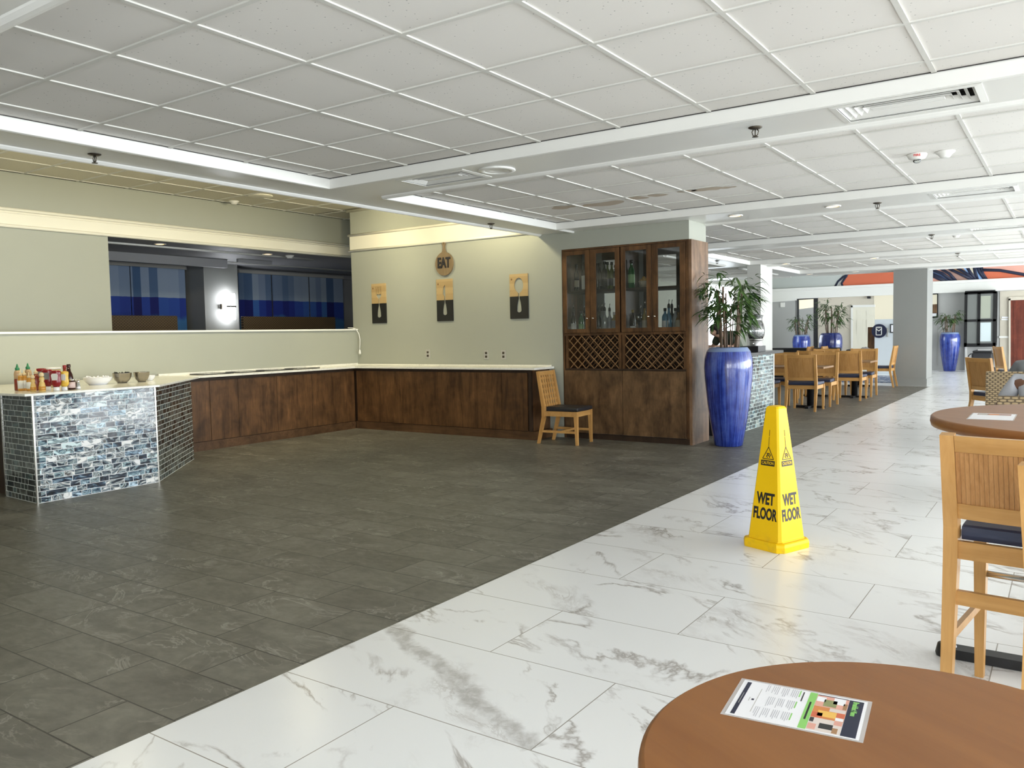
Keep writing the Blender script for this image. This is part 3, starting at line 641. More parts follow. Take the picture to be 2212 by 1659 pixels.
onwall([(2179, 645), (2183, 645), (2183, 803), (2179, 803)], 'casing', 'tan_paint', .09, d2, .07); onwall([(2179, 642), (2250, 639), (2250, 646), (2179, 649)], 'casing', 'tan_paint', .09, d2, .07)
for a in ((2190, 662, 2207, 690), (2190, 700, 2207, 722), (2190, 732, 2207, 790)): onwall([(a[0], a[1]), (a[2], a[1]), (a[2], a[3]), (a[0], a[3])], 'door_panel', 'mahogany', .07, d2, .01)
o = thing('room_sign', 'pair of small cream plates on the wall left of the red-brown door', 'sign', (XF, 1.7, 1.6))
on(o, [(2164, 684), (2178, 684), (2178, 687), (2164, 687)], 'upper_plate', 'paper', .04); on(o, [(2163, 688.5), (2177.5, 688.5), (2177.5, 691.5), (2163, 691.5)], 'lower_plate', 'paper', .04)
o = onwall([(2112, 755), (2140, 755), (2140, 766), (2112, 766)], 'wall_vent', 'white_plastic', .06, None, .05); tag(o, 'white wall vent below the black bay window, above the black luggage bag', 'vent')
lb = thing('luggage_bag', 'black luggage bag standing on the floor under the bay window', 'bag', (27.9, 2.18, 0))
b = MB(); b.box(-.16, .16, -.28, .28, .10, .58, .06); b.build('body', 'black_leather', lb)
b = MB(); b.box(-.20, .18, -.34, .34, .0, .15, .06); b.build('base_pocket', 'black_leather', lb)
b = MB(); b.box(-.15, .15, -.25, .25, .58, .64, .025); b.build('top_flap', 'black_plastic', lb)
b = MB(); b.tube([(0, -.29, .55), (0, -.36, .45), (0, -.38, .3), (0, -.35, .15)], .014); b.build('strap', 'black_plastic', lb)
b = MB(); b.tube([(0, .29, .55), (0, .36, .5), (0, .38, .4)], .014); b.build('strap', 'black_plastic', lb)

# ---------------------------------------------------------------- buffet run: base cabinets, top, cooktops
YF, XR, ZC = 9.06, 8.97, .955     # front planes of the two runs, worktop height
cab = thing('base_cabinet', 'long walnut base cabinet run under the half wall', 'cabinet', (6, 9.2, 0))
def put(o, parent): o.parent = parent; o.matrix_parent_inverse = parent.matrix_basis.inverted(); return o
b = MB(); b.box(5.95, XR-.02, YF+.02, 9.435, .10, .915); put(b.build('carcass', 'walnut_dark'), cab)
b = MB(); b.box(5.95, XR-.02, YF-.005, YF+.018, .0, .112); put(b.build('toe_board', 'walnut_h'), cab)
S1 = [6.0, 6.40, 6.83, 7.47, 8.10, 8.55, XR-.018]
for a, c in zip(S1, S1[1:]): b = MB(); b.box(a+.003, c-.003, YF-.002, YF+.018, .118, .885, .002); put(b.build('door', 'walnut'), cab)
cab2 = thing('base_cabinet', 'walnut base cabinet run below the cutlery boards, ending beside the lattice chair', 'cabinet', (9.2, 7.4, 0))
b = MB(); b.box(XR+.022, XW-.005, 5.86, 9.40, .10, .915); put(b.build('carcass', 'walnut_dark'), cab2)
b = MB(); b.box(XR-.005, XR+.018, 5.80, YF, .0, .112); put(b.build('toe_board', 'walnut_h'), cab2)
b = MB(); b.box(XR+.02, XW-.002, 5.80, 5.86, .0, .112); put(b.build('toe_board', 'walnut'), cab2)
S2 = [YF-.03, 8.55, 8.15, 7.43, 6.73, 6.32, 5.90]
for a, c in zip(S2, S2[1:]): b = MB(); b.box(XR-.002, XR+.018, c+.003, a-.003, .118, .885, .002); put(b.build('door', 'walnut'), cab2)
b = MB(); b.box(XR+.03, XW-.002, 5.835, 5.86, .115, .92); put(b.build('end_panel', 'walnut'), cab2)
b = MB(); b.box(XR-.012, XR+.022, 5.835, 5.88, .115, .92); put(b.build('corner_post', 'walnut_dark'), cab2)
wt = MB(); wt.prism([(5.93, 9.438), (5.93, YF-.04), (XR-.04, YF-.04), (XR-.04, 5.76), (XW-.001, 5.76), (XW-.001, 9.438)], .925, ZC)
wt = wt.build('worktop', 'counter_quartz', bevel=.004); tag(wt, 'L-shaped pale quartz worktop over the walnut base cabinets', 'worktop')
b = MB(); b.box(5.93, XW-.025, 9.415, 9.437, ZC, ZC+.032); b.box(XW-.023, XW-.001, 5.80, 9.437, ZC, ZC+.018); b.build('upstand', 'counter_quartz', wt)
flat('hob_glass', (.70, .69, .60), .08)
for i, (x0, x1) in enumerate(((6.36, 6.80), (6.90, 7.30), (7.40, 7.80), (7.90, 8.30))):
    o = thing('induction_plate', ('first', 'second', 'third', 'fourth')[i]+' flush induction plate with a black rim on the worktop, counted from the mosaic counter', 'hob', ((x0+x1)/2, 9.25, ZC), 0, 'induction plates along the half wall')
    w = (x1-x0)/2; b = MB()
    for a in ((-w, w, -.155, -.14), (-w, w, .14, .155), (-w, -w+.015, -.14, .14), (w-.015, w, -.14, .14)): b.box(*a, 0.0005, .012)
    b.build('rim', 'black_plastic', o); b = MB(); b.box(-w+.016, w-.016, -.139, .139, .0005, .009); b.build('plate', 'hob_glass', o)

# ---------------------------------------------------------------- mosaic-clad buffet end
A_, B_, C_, D_ = (3.51, 8.07), (3.48, 7.43), (4.65, 7.464), (5.785, 8.541)
mc = thing('mosaic_counter', 'buffet counter end clad in agate and slate glass mosaic with a pale top', 'counter', (4.4, 8, 0))
def panel(p, q, name, m, th=.03, z1=.945):
    p, q = Vector((*p, 0)), Vector((*q, 0)); t = (q-p).normalized(); n = Vector((-t.y, t.x, 0))
    b = MB(); b.hexa([p, q, q+n*th, p+n*th], [v+Vector((0, 0, z1)) for v in (p, q, q+n*th, p+n*th)]); o = uvpanel(b.build(name, m)); return put(o, mc)
panel(B_, C_, 'front_panel', 'mosaic_agate'); panel(A_, B_, 'end_panel', 'mosaic_slate'); panel(C_, D_, 'angled_panel', 'mosaic_slate')
for p in (B_, C_, A_):
    put(MB().box(p[0]-.007, p[0]+.007, p[1]-.007, p[1]+.007, 0, .945).build('edge_trim', 'chrome'), mc)
b = MB(); b.prism([(3.56, 8.05), (3.54, 7.48), (4.62, 7.51), (5.72, 8.56), (5.90, 9.0), (5.90, 9.40), (3.56, 9.40)], 0, .94); put(b.build('core', 'walnut_dark'), mc)
b = MB(); b.prism([(2.4, 9.40), (2.4, 8.30), (3.38, 8.0), (3.40, 7.385), (4.68, 7.42), (5.90, 8.55), (5.915, 9.40)], .946, .968); put(b.build('counter_slab', 'counter_quartz', bevel=.004), mc)
# ---------------------------------------------------------------- drinks cabinet
XC = 9.42
dc = thing('drinks_cabinet', 'tall walnut drinks cabinet with glazed doors and lattice wine racks', 'cabinet', (9.7, 4.72, 0))
def P(m, name, *boxes, bevel=0.0, parent=None):
    b = MB()
    for q in boxes: b.box(*q, bevel)
    return put(b.build(name, m), parent or dc)
P('walnut_light', 'side_panel', (XC, 9.968, 3.80, 3.836, 0, 2.5)); P('walnut', 'side_panel', (XC, 9.968, 5.586, 5.612, 0, 2.5))
P('walnut', 'top_panel', (XC-.006, 9.968, 3.836, 5.586, 2.478, 2.5)); P('walnut', 'rail', (XC-.004, 9.9, 3.836, 5.586, 1.362, 1.392)); P('walnut_dark', 'rail', (XC+.004, 9.9, 3.836, 5.586, .906, .93))
P('walnut_dark', 'partition', (XC+.02, 9.9, 4.725, 4.755, .93, 2.478))
P('walnut', 'stile', (XC-.006, XC+.02, 3.836, 3.872, .07, 2.478))
P('walnut_dark', 'shelf', (XC+.03, 9.90, 3.836, 4.724, 1.925, 1.955)); P('walnut_dark', 'shelf', (XC+.03, 9.90, 4.756, 5.586, 1.925, 1.955))
P('wall_grey', 'back_panel', (9.92, 9.94, 4.66, 5.04, 1.39, 2.478), (9.92, 9.94, 5.49, 5.586, 1.39, 2.478), (9.92, 9.94, 5.25, 5.49, 1.39, 2.478))
P('walnut_dark', 'back_frame', (9.90, 9.945, 4.55, 4.66, 1.39, 2.478), (9.90, 9.945, 3.836, 4.20, 1.39, 2.478), (9.90, 9.945, 4.20, 4.55, 2.385, 2.478), (9.90, 9.945, 4.20, 4.55, 1.39, 1.42),
  (9.90, 9.945, 4.96, 5.04, 1.39, 2.478), (9.90, 9.945, 5.04, 5.27, 2.37, 2.478), (9.90, 9.945, 5.04, 5.27, 1.39, 1.42))
P('walnut_dark', 'back_frame', (9.93, 9.945, 3.836, 5.586, .02, 1.37))
for (y1, y0, g1, g0, kp) in ((5.583, 5.189, 5.533, 5.257, 5.222), (5.181, 4.758, 5.097, 4.821, 5.135), (4.738, 4.317, 4.673, 4.384, 4.352), (4.309, 3.876, 4.234, 3.943, 4.268)):
    b = MB()
    for q in ((y0, g0, 1.396, 2.472), (g1, y1, 1.396, 2.472), (g0, g1, 1.396, 1.448), (g0, g1, 2.418, 2.472)): b.box(XC-.022, XC-.002, *q, .002)
    d = put(b.build('door', 'walnut'), dc)
    b = MB(); b.box(XC-.012, XC-.008, g0, g1, 1.448, 2.418); b.build('glass', 'cabinet_glass', d)
    b = MB(); b.tube([(XC-.022, kp, 1.585), (XC-.036, kp, 1.585)], .006); b.lathe([(.004, -.012), (.014, -.006), (.016, 0), (.013, .007), (.004, .011)], 14, (XC-.042, kp, 1.585)); b.build('knob', 'chrome', d)
for (y0, y1) in ((4.785, 5.535), (3.905, 4.70)):
    P('walnut', 'rack_stile', (XC-.006, XC+.03, y0-.035, y0, .93, 1.362)); P('walnut', 'rack_stile', (XC-.006, XC+.03, y1, y1+.035, .93, 1.362))
    for X in (XC+.012, XC+.38):
        b = MB(); p = .122
        for sg in (1, -1):
            for k in range(-40, 60):
                pts = []
                c0 = k*p
                for u in (0, y1-y0):
                    v = (c0-u) if sg > 0 else (u+c0)
                    pts.append((u, v))
                (ua, va), (ub, vb) = pts; Hh = .432
                # clip to the frame
                if va > vb: (ua, va), (ub, vb) = (ub, vb), (ua, va)
                if vb <= 0 or va >= Hh: continue
                if va < 0: ua += (ub-ua)*(0-va)/(vb-va); va = 0
                if vb > Hh: ub = ua+(ub-ua)*(Hh-va)/(vb-va); vb = Hh
                if abs(vb-va) < .02: continue
                b.bar((X+sg*.005, y0+ua, .93+va), (X+sg*.005, y0+ub, .93+vb), .011, .011, (1, 0, 0))
        put(b.build('lattice', 'oak_lattice') if 'oak_lattice' in MATS else (wood('oak_lattice', (.27, .155, .07), (.19, .10, .045), 'z', 9, .1, .45, .3), b.build('lattice', 'oak_lattice'))[1], dc)
for (y0, y1, s) in ((4.735, 5.583, 5.17), (3.876, 4.728, 4.31)):
    P('walnut_h' if False else 'walnut_door', 'door', (XC-.02, XC-.002, y0, s-.0008, .078, .903), (XC-.02, XC-.002, s+.0008, y1, .078, .903), bevel=.0012) if 'walnut_door' in MATS else (wood('walnut_door', (.21, .12, .056), (.075, .038, .016), 'z', 5, .3, .45, .5), P('walnut_door', 'door', (XC-.02, XC-.002, y0, s-.0008, .078, .903), (XC-.02, XC-.002, s+.0008, y1, .078, .903), bevel=.0012))
P('walnut_dark', 'toe_board', (XC+.004, XC+.03, 3.836, 5.586, 0, .07))

# ---------------------------------------------------------------- bottles behind the glass
BODY = dict(wine=[(.034, 0), (.037, .006), (.037, .19), (.031, .215), (.016, .245), (.0145, .30), (.016, .302), (.016, .315), (.014, .316)],
            spirit=[(.036, 0), (.04, .006), (.04, .15), (.036, .175), (.018, .205), (.0145, .245), (.017, .247), (.017, .262), (.015, .263)],
            square=[(.036, 0), (.040, .005), (.040, .16), (.030, .185), (.016, .20), (.0145, .235), (.016, .25), (.014, .252)],
            squat=[(.040, 0), (.046, .006), (.046, .11), (.040, .135), (.017, .165), (.0145, .20), (.017, .215), (.015, .217)])
def bottle(kind, px, py, X, z, body, lab, label, cap='black', s=1.0, name='bottle', group='bottles in the drinks cabinet', labh=(.05, .13)):
    p = onx(px, py, X); o = thing(name, label, 'bottle', (X, p.y, z), 0, group)
    n = 4 if kind == 'square' else 20; prof = [(r*s*.82, h*s) for r, h in BODY[kind]]
    b = MB(); b.lathe(prof, 20)
    if kind == 'square':
        for v in b.bm.verts:
            if v.co.z < .17*s: r = max(abs(v.co.x), abs(v.co.y)); q = v.co.xy.length; k = q/max(r, 1e-6); v.co.x *= min(k, 1.25)*.86; v.co.y *= min(k, 1.25)*.86
    b.build('glass_body', body, o)
    if lab:
        r = prof[1][0]+.0012 if kind != 'wine' else prof[2][0]+.0012
        b = MB(); b.lathe([(r*.985 if kind != 'square' else r*1.03, labh[0]*s), (r*.985 if kind != 'square' else r*1.03, labh[1]*s)], 20, cap=False); b.build('label', lab, o)
    top = prof[-1][1]
    if cap == 'pour':
        b = MB(); b.lathe([(.012*s, top-.006), (.016*s, top), (.015*s, top+.03*s), (.009*s, top+.045*s)], 14); q = b.build('pourer', 'black_plastic', o)
        b = MB(); b.tube([(0, 0, top+.04*s), (0, 0, top+.06*s), (-.004, -.008*s, top+.09*s)], .0035*s, 6); b.build('spout', 'steel', q)
    elif cap:
        b = MB(); b.lathe([(.0165*s, top-.03*s), (.0172*s, top-.005*s), (.016*s, top+.004*s)], 14); b.build('cap', {'black': 'black_plastic', 'gold': 'gold_bottle', 'white': 'cap_white', 'foil': 'wine_dark'}[cap], o)
    return o
ZU, ZL = 1.956, 1.393
bottle('wine', 1245.8, 625, 9.62, ZU, 'wine_dark', 'label_tan', 'dark wine bottle with a worn tan label, alone at the left of the top shelf', 'foil', 1.13, 'wine_bottle')
bottle('wine', 1262.2, 625, 9.62, ZU, 'wine_dark', 'label_white', 'dark wine bottle with a tall white portrait label in the first door', 'foil', 1.18, 'wine_bottle', labh=(.02, .17))
bottle('wine', 1290.5, 622, 9.66, ZU, 'wine_dark', None, 'unlabelled dark wine bottle half hidden by the second door frame', 'foil', 1.1, 'wine_bottle')
bottle('wine', 1296.5, 622, 9.72, ZU, 'wine_dark', 'label_black', 'slim dark wine bottle with a black label, second in the second door', 'foil', 1.15, 'wine_bottle')
bottle('wine', 1306.5, 622, 9.62, ZU, 'wine_dark', 'label_black', 'broad dark wine bottle in the middle of the second door, top shelf', 'foil', 1.16, 'wine_bottle')
bottle('wine', 1312.6, 622, 9.72, ZU, 'wine_olive', 'label_grey', 'yellow-green wine bottle with a grey label behind the broad dark one', 'foil', 1.16, 'wine_bottle')
bottle('wine', 1321.8, 622, 9.66, ZU, 'wine_olive', 'label_black', 'yellow-green wine bottle with a black label beside the white-labelled one', 'foil', 1.13, 'wine_bottle')
bottle('wine', 1329.5, 622, 9.60, ZU, 'wine_dark', 'label_white', 'wine bottle with a plain white label at the right of the second door', 'black', .98, 'wine_bottle', labh=(.04, .15))
bottle('spirit', 1364, 600, 9.58, ZU, 'green_bottle', 'label_green', 'tall bright green spirit bottle with a pale green label, top shelf', 'black', 1.35)
bottle('spirit', 1239, 700, 9.58, ZL, 'brown_bottle', 'label_white', 'brown spirit bottle with a white label and pourer, first on the bottom shelf', 'pour', 1.12, labh=(.01, .12))
bottle('spirit', 1255.8, 700, 9.58, ZL, 'green_bottle', 'label_green', 'green bottle with a bright green label on the bottom shelf of the first door', 'black', 1.12, labh=(.01, .11))
bottle('spirit', 1262.5, 700, 9.70, ZL, 'wine_dark', None, 'dark pourer bottle behind the green-labelled one in the first door', 'pour', 1.1)
bottle('spirit', 1293.5, 700, 9.66, ZL, 'wine_dark', None, 'dark pourer bottle at the left of the second door, bottom shelf', 'pour', 1.08)
bottle('spirit', 1301, 700, 9.72, ZL, 'clear_bottle', None, 'clear pourer bottle beside the dark one in the second door', 'pour', 1.12)
bottle('spirit', 1306.5, 700, 9.58, ZL, 'clear_bottle', None, 'wide clear pourer bottle in the middle of the second door', 'pour', 1.1)
bottle('spirit', 1317, 700, 9.64, ZL, 'clear_bottle', 'label_grey', 'clear pourer bottle with a grey label in the second door', 'pour', 1.08)
bottle('squat', 1327.5, 700, 9.57, ZL, 'gold_bottle', 'label_grey', 'round gold spirit bottle with a grey medallion label', 'white', 1.22)
bottle('square', 1367.3, 700, 9.57, ZL, 'brown_bottle', 'label_white', 'dark square bottle with a white label and amber neck in the third door', 'gold', 1.12, labh=(.01, .07))
bottle('squat', 1375.5, 700, 9.70, ZL, 'amber_bottle', None, 'amber squat bottle between the square bottle and the dark pourer', 'black', 1.1)
bottle('spirit', 1384, 700, 9.60, ZL, 'brown_bottle', 'label_black', 'dark square-shouldered pourer bottle in the third door', 'pour', 1.0)
bottle('spirit', 1393, 700, 9.60, ZL, 'gold_bottle', 'label_tan', 'yellow pourer bottle at the right of the third door', 'pour', 1.15)
bottle('square', 1436.8, 700, 9.56, ZL, 'blue_bottle', 'label_white', 'square pale blue gin bottle with a white label in the fourth door', 'black', 1.15, labh=(.02, .12))
bottle('spirit', 1445, 700, 9.64, ZL, 'blue_bottle', None, 'teal pourer bottle just behind the square pale blue gin bottle', 'pour', 1.14)
bottle('spirit', 1451.5, 700, 9.72, ZL, 'wine_dark', None, 'dark pourer bottle third from the left in the fourth door', 'pour', 1.14)
bottle('spirit', 1459, 700, 9.66, ZL, 'clear_bottle', None, 'clear grey bottle second from the right in the fourth door', 'black', 1.1)
bottle('squat', 1466, 700, 9.58, ZL, 'amber_bottle', 'label_tan', 'amber pourer bottle with a tan label at the far right of the cabinet', 'pour', 1.1)
p = onx(1391, 617, 9.6); o = thing('fruit_bowl', 'pale faceted bowl of golden fruit on the top shelf of the cabinet', 'bowl', (9.6, p.y, ZU))
b = MB(); b.lathe([(.03, 0), (.04, .005), (.075, .085), (.07, .085), (.035, .012)], 8); b.build('bowl', 'label_tan', o)
for a in ((.02, .0, .09), (-.02, .02, .09), (0, -.025, .095), (0, 0, .12)): b = MB(); b.lathe([(.002, -.026), (.018, -.018), (.026, 0), (.018, .018), (.002, .026)], 12, a); b.build('golden_fruit', 'mustard_gold' if 'mustard_gold' in MATS else (flat('mustard_gold', (.45, .26, .03), .3), 'mustard_gold')[1], o)
p = onx(1380, 690, 9.5); o = thing('stemmed_glass', 'clear stemmed wine glass in front of the bottles in the third door', 'glass', (9.52, onx(1379.5, 690, 9.52).y, ZL), 0)
b = MB(); b.lathe([(.034, 0), (.034, .003), (.006, .008), (.004, .10), (.012, .115), (.036, .15), (.042, .19), (.034, .235), (.033, .235), (.040, .19), (.034, .152), (.004, .12)], 20); b.build('glass_body', 'clear_glass', o)

# ---------------------------------------------------------------- cutlery boards and the EAT board
def arc(cx, cy, rx, ry, a0, a1, n): return [(cx+rx*cos(radians(a0+(a1-a0)*i/n)), cy+ry*sin(radians(a0+(a1-a0)*i/n))) for i in range(n+1)]
def handle(x=0.0, y0=-.225, w=.030, neck=.008, ytop=-.01):   # lower half of a cutlery outline, right side upwards then left side downwards
    rgt = arc(x, y0+w, w, w, -90, 10, 8)+[(x+w*.9, y0+.09), (x+.018, y0+.16), (x+neck+.002, ytop-.02)]
    return rgt, [(2*x-a, c) for a, c in rgt[::-1]][:-1]
def outline(kind):
    r, l = handle()
    if kind == 'spoon': return r+[(.009, .045)]+arc(0, .155, .055, .105, -65, 245, 26)+[(-.009, .045)]+l
    if kind == 'knife': return r+[(.012, .05), (.014, .06), (.012, .16), (.012, .215), (.004, .222)]+[(-.012, .20), (-.022, .16), (-.026, .11), (-.026, .085), (-.012, .065), (-.009, .05)]+l
    t = [(.009, .07), (.026, .095), (.036, .115), (.040, .15), (.040, .265), (.032, .268)]
    f = []
    for c in (.0275, .006, -.0155): f += [(c+.0045, .15), (c+.004, .143), (c-.004, .143), (c-.0045, .15)]
    pts = t+[(.031, .145)]
    for a, c in ((.0225, .0155), (.0035, -.0035), (-.0155, -.0225)): pts += [(a+.0, .145), (a, .266), (c, .266), (c, .145)]
    return r+pts+[(-.031, .145), (-.032, .268), (-.040, .265), (-.040, .15), (-.036, .115), (-.026, .095), (-.009, .07)]+l
for kind, yc in (('fork', 8.932), ('knife', 7.615), ('spoon', 6.302)):
    h, w = .307, .150
    b = cutout([(-w, -h), (w, -h), (w, h), (-w, h)], [[(a*1.38, c*.98) for a, c in outline(kind)]], .016, lambda u, v, d: Vector((d, -u, v)))
    o = b.build('cutlery_board', 'two_tone_board', None, (XW-.0175, yc, 1.917))
    tag(o, 'half pine, half black wall board with a cut-out %s' % kind, 'wall art', 'cutlery cut-out boards')
eb = thing('eat_board', 'round wooden paddle board with black EAT letters hanging on the wall', 'wall art', (XW-.03, 7.60, 2.445))
out = arc(0, 0, .166, .172, 105, 435, 40)
out = out+[(.026, .19), (.017, .23), (.018, .262), (.030, .285)]+arc(0, .29, .031, .024, 0, 180, 8)+[(-.018, .262), (-.017, .23), (-.026, .19)]
hole = arc(0, .289, .009, .009, 0, 330, 11)
b = cutout(out, [hole], .022, lambda u, v, d: Vector((d, -u, v))); b.build('paddle', 'board_wood', eb)
text('EAT', 'letters', 'black_ink', eb, .205, frame((-.003, 0, .008), (0, -1, 0), (0, 0, 1)), .006, .66, .007)
# sockets and cord
for i, (y, z) in enumerate(((7.971, 1.126), (6.888, 1.112), (6.588, 1.112))):
    o = thing('power_outlet', ('grey power outlet on its own below the knife board', 'grey power outlet left of the pair near the spoon board', 'grey power outlet nearest the drinks cabinet')[i], 'outlet', (XW, y, z), 0, 'wall outlets over the worktop')
    b = MB(); b.box(-.007, 0, -.042, .042, -.066, .066, .003); b.build('cover_plate', 'grey_plate', o)
    for s in (1, -1): b = MB(); b.box(-.011, -.0075, -.017, .017, s*.026-.015, s*.026+.015, .004); b.build('socket', 'bronze', o)
cord = thing('extension_lead', 'white power lead and plug hanging from the half wall in the corner', 'cable', (9.36, 9.38, 1.3))
b = MB(); b.tube([(-.08, .12, .25), (-.03, .06, .245), (0, .02, .225), (.02, -.02, .15), (.03, -.03, .06), (.022, -.035, 0), (.018, -.03, -.10)], .007, 6); b.build('cable', 'cap_white', cord)
b = MB(); b.lathe([(.009, -.10), (.014, -.12), (.02, -.15), (.02, -.17), (.012, -.172)], 10, (.018, -.03, 0)); b.build('plug', 'white_plastic', cord)

# ---------------------------------------------------------------- next room: blinds, sconce, wicker settees
for lab, mt, xs_ in (('printed sea-view roller blind in two strips left of the lit pillar', 'blind_print_one', [(6.6, 8.03), (8.045, 9.10)]), ('printed sea-view roller blind in three strips right of the lit pillar', 'blind_print_two', [(10.27, 11.06), (11.09, 12.05), (12.08, 13.05)])):
    o = thing('roller_blind', lab, 'blind', (xs_[0][0], 13.5, 0), 0, 'sea-view blinds in the next room')
    for a, c in xs_: b = MB(); b.box(a, c, 13.475, 13.48, 1.0, 2.70); put(b.build('blind_strip', mt), o)
    b = MB(); b.box(xs_[0][0], xs_[-1][1], 13.44, 13.495, 2.701, 2.76); put(b.build('head_rail', 'grey_plate'), o)
emit('lamp_white', (.92, .95, 1.0), 26.0)
sc_ = thing('wall_sconce', 'lit white box sconce on the bright pillar in the next room', 'lamp', (9.62, 12.99, 2.01))
b = MB(); b.box(-.15, -.12, -.05, 0, -.05, .05, .008); b.build('bracket', 'bronze', sc_)
for s in (1, -1): b = MB(); b.box(-.07, .07, -.16, -.06, .018 if s > 0 else -.24, .24 if s > 0 else -.018, .006); b.build('lamp_shade', 'lamp_white', sc_)
b = MB(); b.box(-.12, .08, -.17, -.155, -.012, .012); b.build('cross_bar', 'bronze', sc_)
for lab, x0, x1 in (('brown woven settee back below the left sea-view blind', 6.2, 8.11), ('brown woven settee back below the right sea-view blind', 9.42, 11.64)):
    o = thing('woven_settee', lab, 'settee', ((x0+x1)/2, 12.3, 0), 0, 'woven settees in the next room'); w = (x1-x0)/2
    b = MB(); b.box(-w, w, -.04, .04, .12, 1.81, .012); b.build('backrest', 'wicker_brown', o)
    b = MB(); b.box(-w, w, .05, .62, .12, .40, .012); b.build('seat_base', 'wicker_brown', o)
    b = MB(); b.box(-w+.03, w-.03, .05, .62, .405, .50, .03); b.build('seat_cushion', 'navy_seat', o)
    for sx in (-1, 1):
        for y in (0, .56): b = MB(); b.box(sx*(w-.06)-.03, sx*(w-.06)+.03, y-.03, y+.03, 0, .119); b.build('leg', 'walnut_dark', o)
# ---------------------------------------------------------------- chairs
def chair_parts(t, w=.50, d=.50, seat=.445, top=.96, back='solid', woodm='oak', hm='oak_h', panel='oak_panel', cushion='navy_seat', stretch=False, splay=.05):
    """faces +X; origin on the floor under the seat centre"""
    hx, hy = d/2, w/2; ps = .046
    sf = seat-.005
    for s in (-1, 1):
        b = MB()     # rear leg running up into the back post
        y = s*(hy-ps/2)
        b.bar((-hx-splay, y, 0), (-hx+ps/2, y, sf-.08), ps*.72, ps*.72, (1, 0, 0), ps, ps); b.bar((-hx+ps/2, y, sf-.081), (-hx+ps/2, y, sf+.05), ps, ps, (1, 0, 0))
        b.bar((-hx+ps/2, y, sf+.049), (-hx-.055, y, top), ps, ps, (1, 0, 0), ps*.95, ps*.7); b.build('leg', woodm, t)
        b = MB(); b.bar((hx-ps/2+.01, y, 0), (hx-ps/2, y, sf-.06), ps*.66, ps*.66, (1, 0, 0), ps, ps); b.bar((hx-ps/2, y, sf-.061), (hx-ps/2, y, sf), ps, ps, (1, 0, 0)); b.build('leg', woodm, t)
    b = MB(); z0, z1 = sf-.065, sf-.003
    b.box(hx-.03, hx-.006, -hy+ps, hy-ps, z0, z1); b.box(-hx+.012, -hx+.036, -hy+ps, hy-ps, z0, z1)
    for s in (-1, 1): b.box(-hx+ps, hx-ps, s*(hy-.022)-.011, s*(hy-.022)+.011, z0, z1)
    b.build('seat_frame', hm, t)
    b = MB(); b.box(-hx+ps*.6, hx+.008, -hy+.006, hy-.006, sf-.002, sf+.050, .02)
    for v in b.bm.verts:
        if v.co.z > sf+.02: v.co.z += .016*max(0, 1-(v.co.x/hx)**2)*max(0, 1-(v.co.y/hy)**2)
        if v.co.x < -hx+ps+.02 and abs(v.co.y) > hy-ps-.01: v.co.y = math.copysign(hy-ps-.006, v.co.y)
    b.build('seat', cushion, t, smooth=False)
    def bx(z): return -hx+ps/2 + (z-sf-.05)/(top-sf-.05)*(-.055-ps/2)
    iy = hy-ps; n = 8
    def curved(za, zb, th, m, name, bow=.018, off=0.0):
        b = MB(); rows = []
        for k in range(n+1):
            y = -iy+2*iy*k/n; c = -bow*(1-(y/iy)**2)+off
            rows.append([(bx(z)+c+dx, y, z) for z, dx in ((za, -th/2), (zb, -th/2), (zb, th/2), (za, th/2))])
        vs = [[b.bm.verts.new(p) for p in r] for r in rows]
        for A, B in zip(vs, vs[1:]):
            for i in range(4): b.bm.faces.new((A[i], A[(i+1) % 4], B[(i+1) % 4], B[i]))
        b.bm.faces.new(vs[0]); b.bm.faces.new(vs[-1][::-1]); return b.build(name, m, t)
    if back == 'solid':
        curved(top-.055, top-.004, .026, hm, 'top_rail'); curved(seat+.075, seat+.125, .026, hm, 'lower_rail'); curved(seat+.124, top-.054, .012, panel, 'backrest')
    elif back == 'reeded':
        curved(top-.06, top-.004, .028, hm, 'top_rail'); curved(seat+.075, seat+.13, .028, hm, 'lower_rail')
        b = MB(); k = 26
        for i in range(k):
            y = -iy+2*iy*(i+.5)/k; c = -.018*(1-(y/iy)**2); r = iy/k
            b.bar((bx(seat+.129)+c, y, seat+.129), (bx(top-.059)+c, y, top-.059), .018, r*1.86, (0, 1, 0))
        b.build('backrest', 'oak_reed', t)
    else:
        curved(top-.055, top-.004, .024, hm, 'top_rail')
        b = MB(); zl, zh = seat+.03, top-.054
        for i in range(1, 6): y = -iy+2*iy*i/6+.0; b.bar((bx(zl)+.006, y, zl), (bx(zh)+.006, y, zh), .012, .026, (0, 1, 0))
        for i in range(0, 6): z = zl+.03+(zh-zl)*i/6.0; b.bar((bx(z)-.006, -iy, z), (bx(z)-.006, iy, z), .012, .026, (0, 0, 1))
        b.build('backrest', woodm, t)
    if stretch:
        for s in (-1, 1): b = MB(); b.bar((-hx-.01, s*(hy-ps/2), stretch), (hx-ps/2, s*(hy-ps/2), stretch), .018, .03); b.build('stretcher', hm, t)
    return t
wood('oak_reed', (.52, .27, .10), (.36, .165, .05), 'z', 30, .03, .4, .15)
lc = thing('lattice_chair', 'wooden chair with a lattice back and black seat beside the drinks cabinet', 'chair', (8.965, 5.30, 0), radians(-86.5))
chair_parts(lc, .45, .50, .425, .92, 'lattice', cushion='black_leather', stretch=.16, splay=.06)
b = MB(); b.bar((.0, -.2, .16), (.0, .2, .16), .02, .028); b.build('stretcher', 'oak_h', lc)
dch = thing('dining_chair', 'solid-back dining chair nearest the camera, in front of the first dining table', 'chair', (14.40, 3.77, 0), 0, 'solid-back dining chairs')
chair_parts(dch, .53, .52)
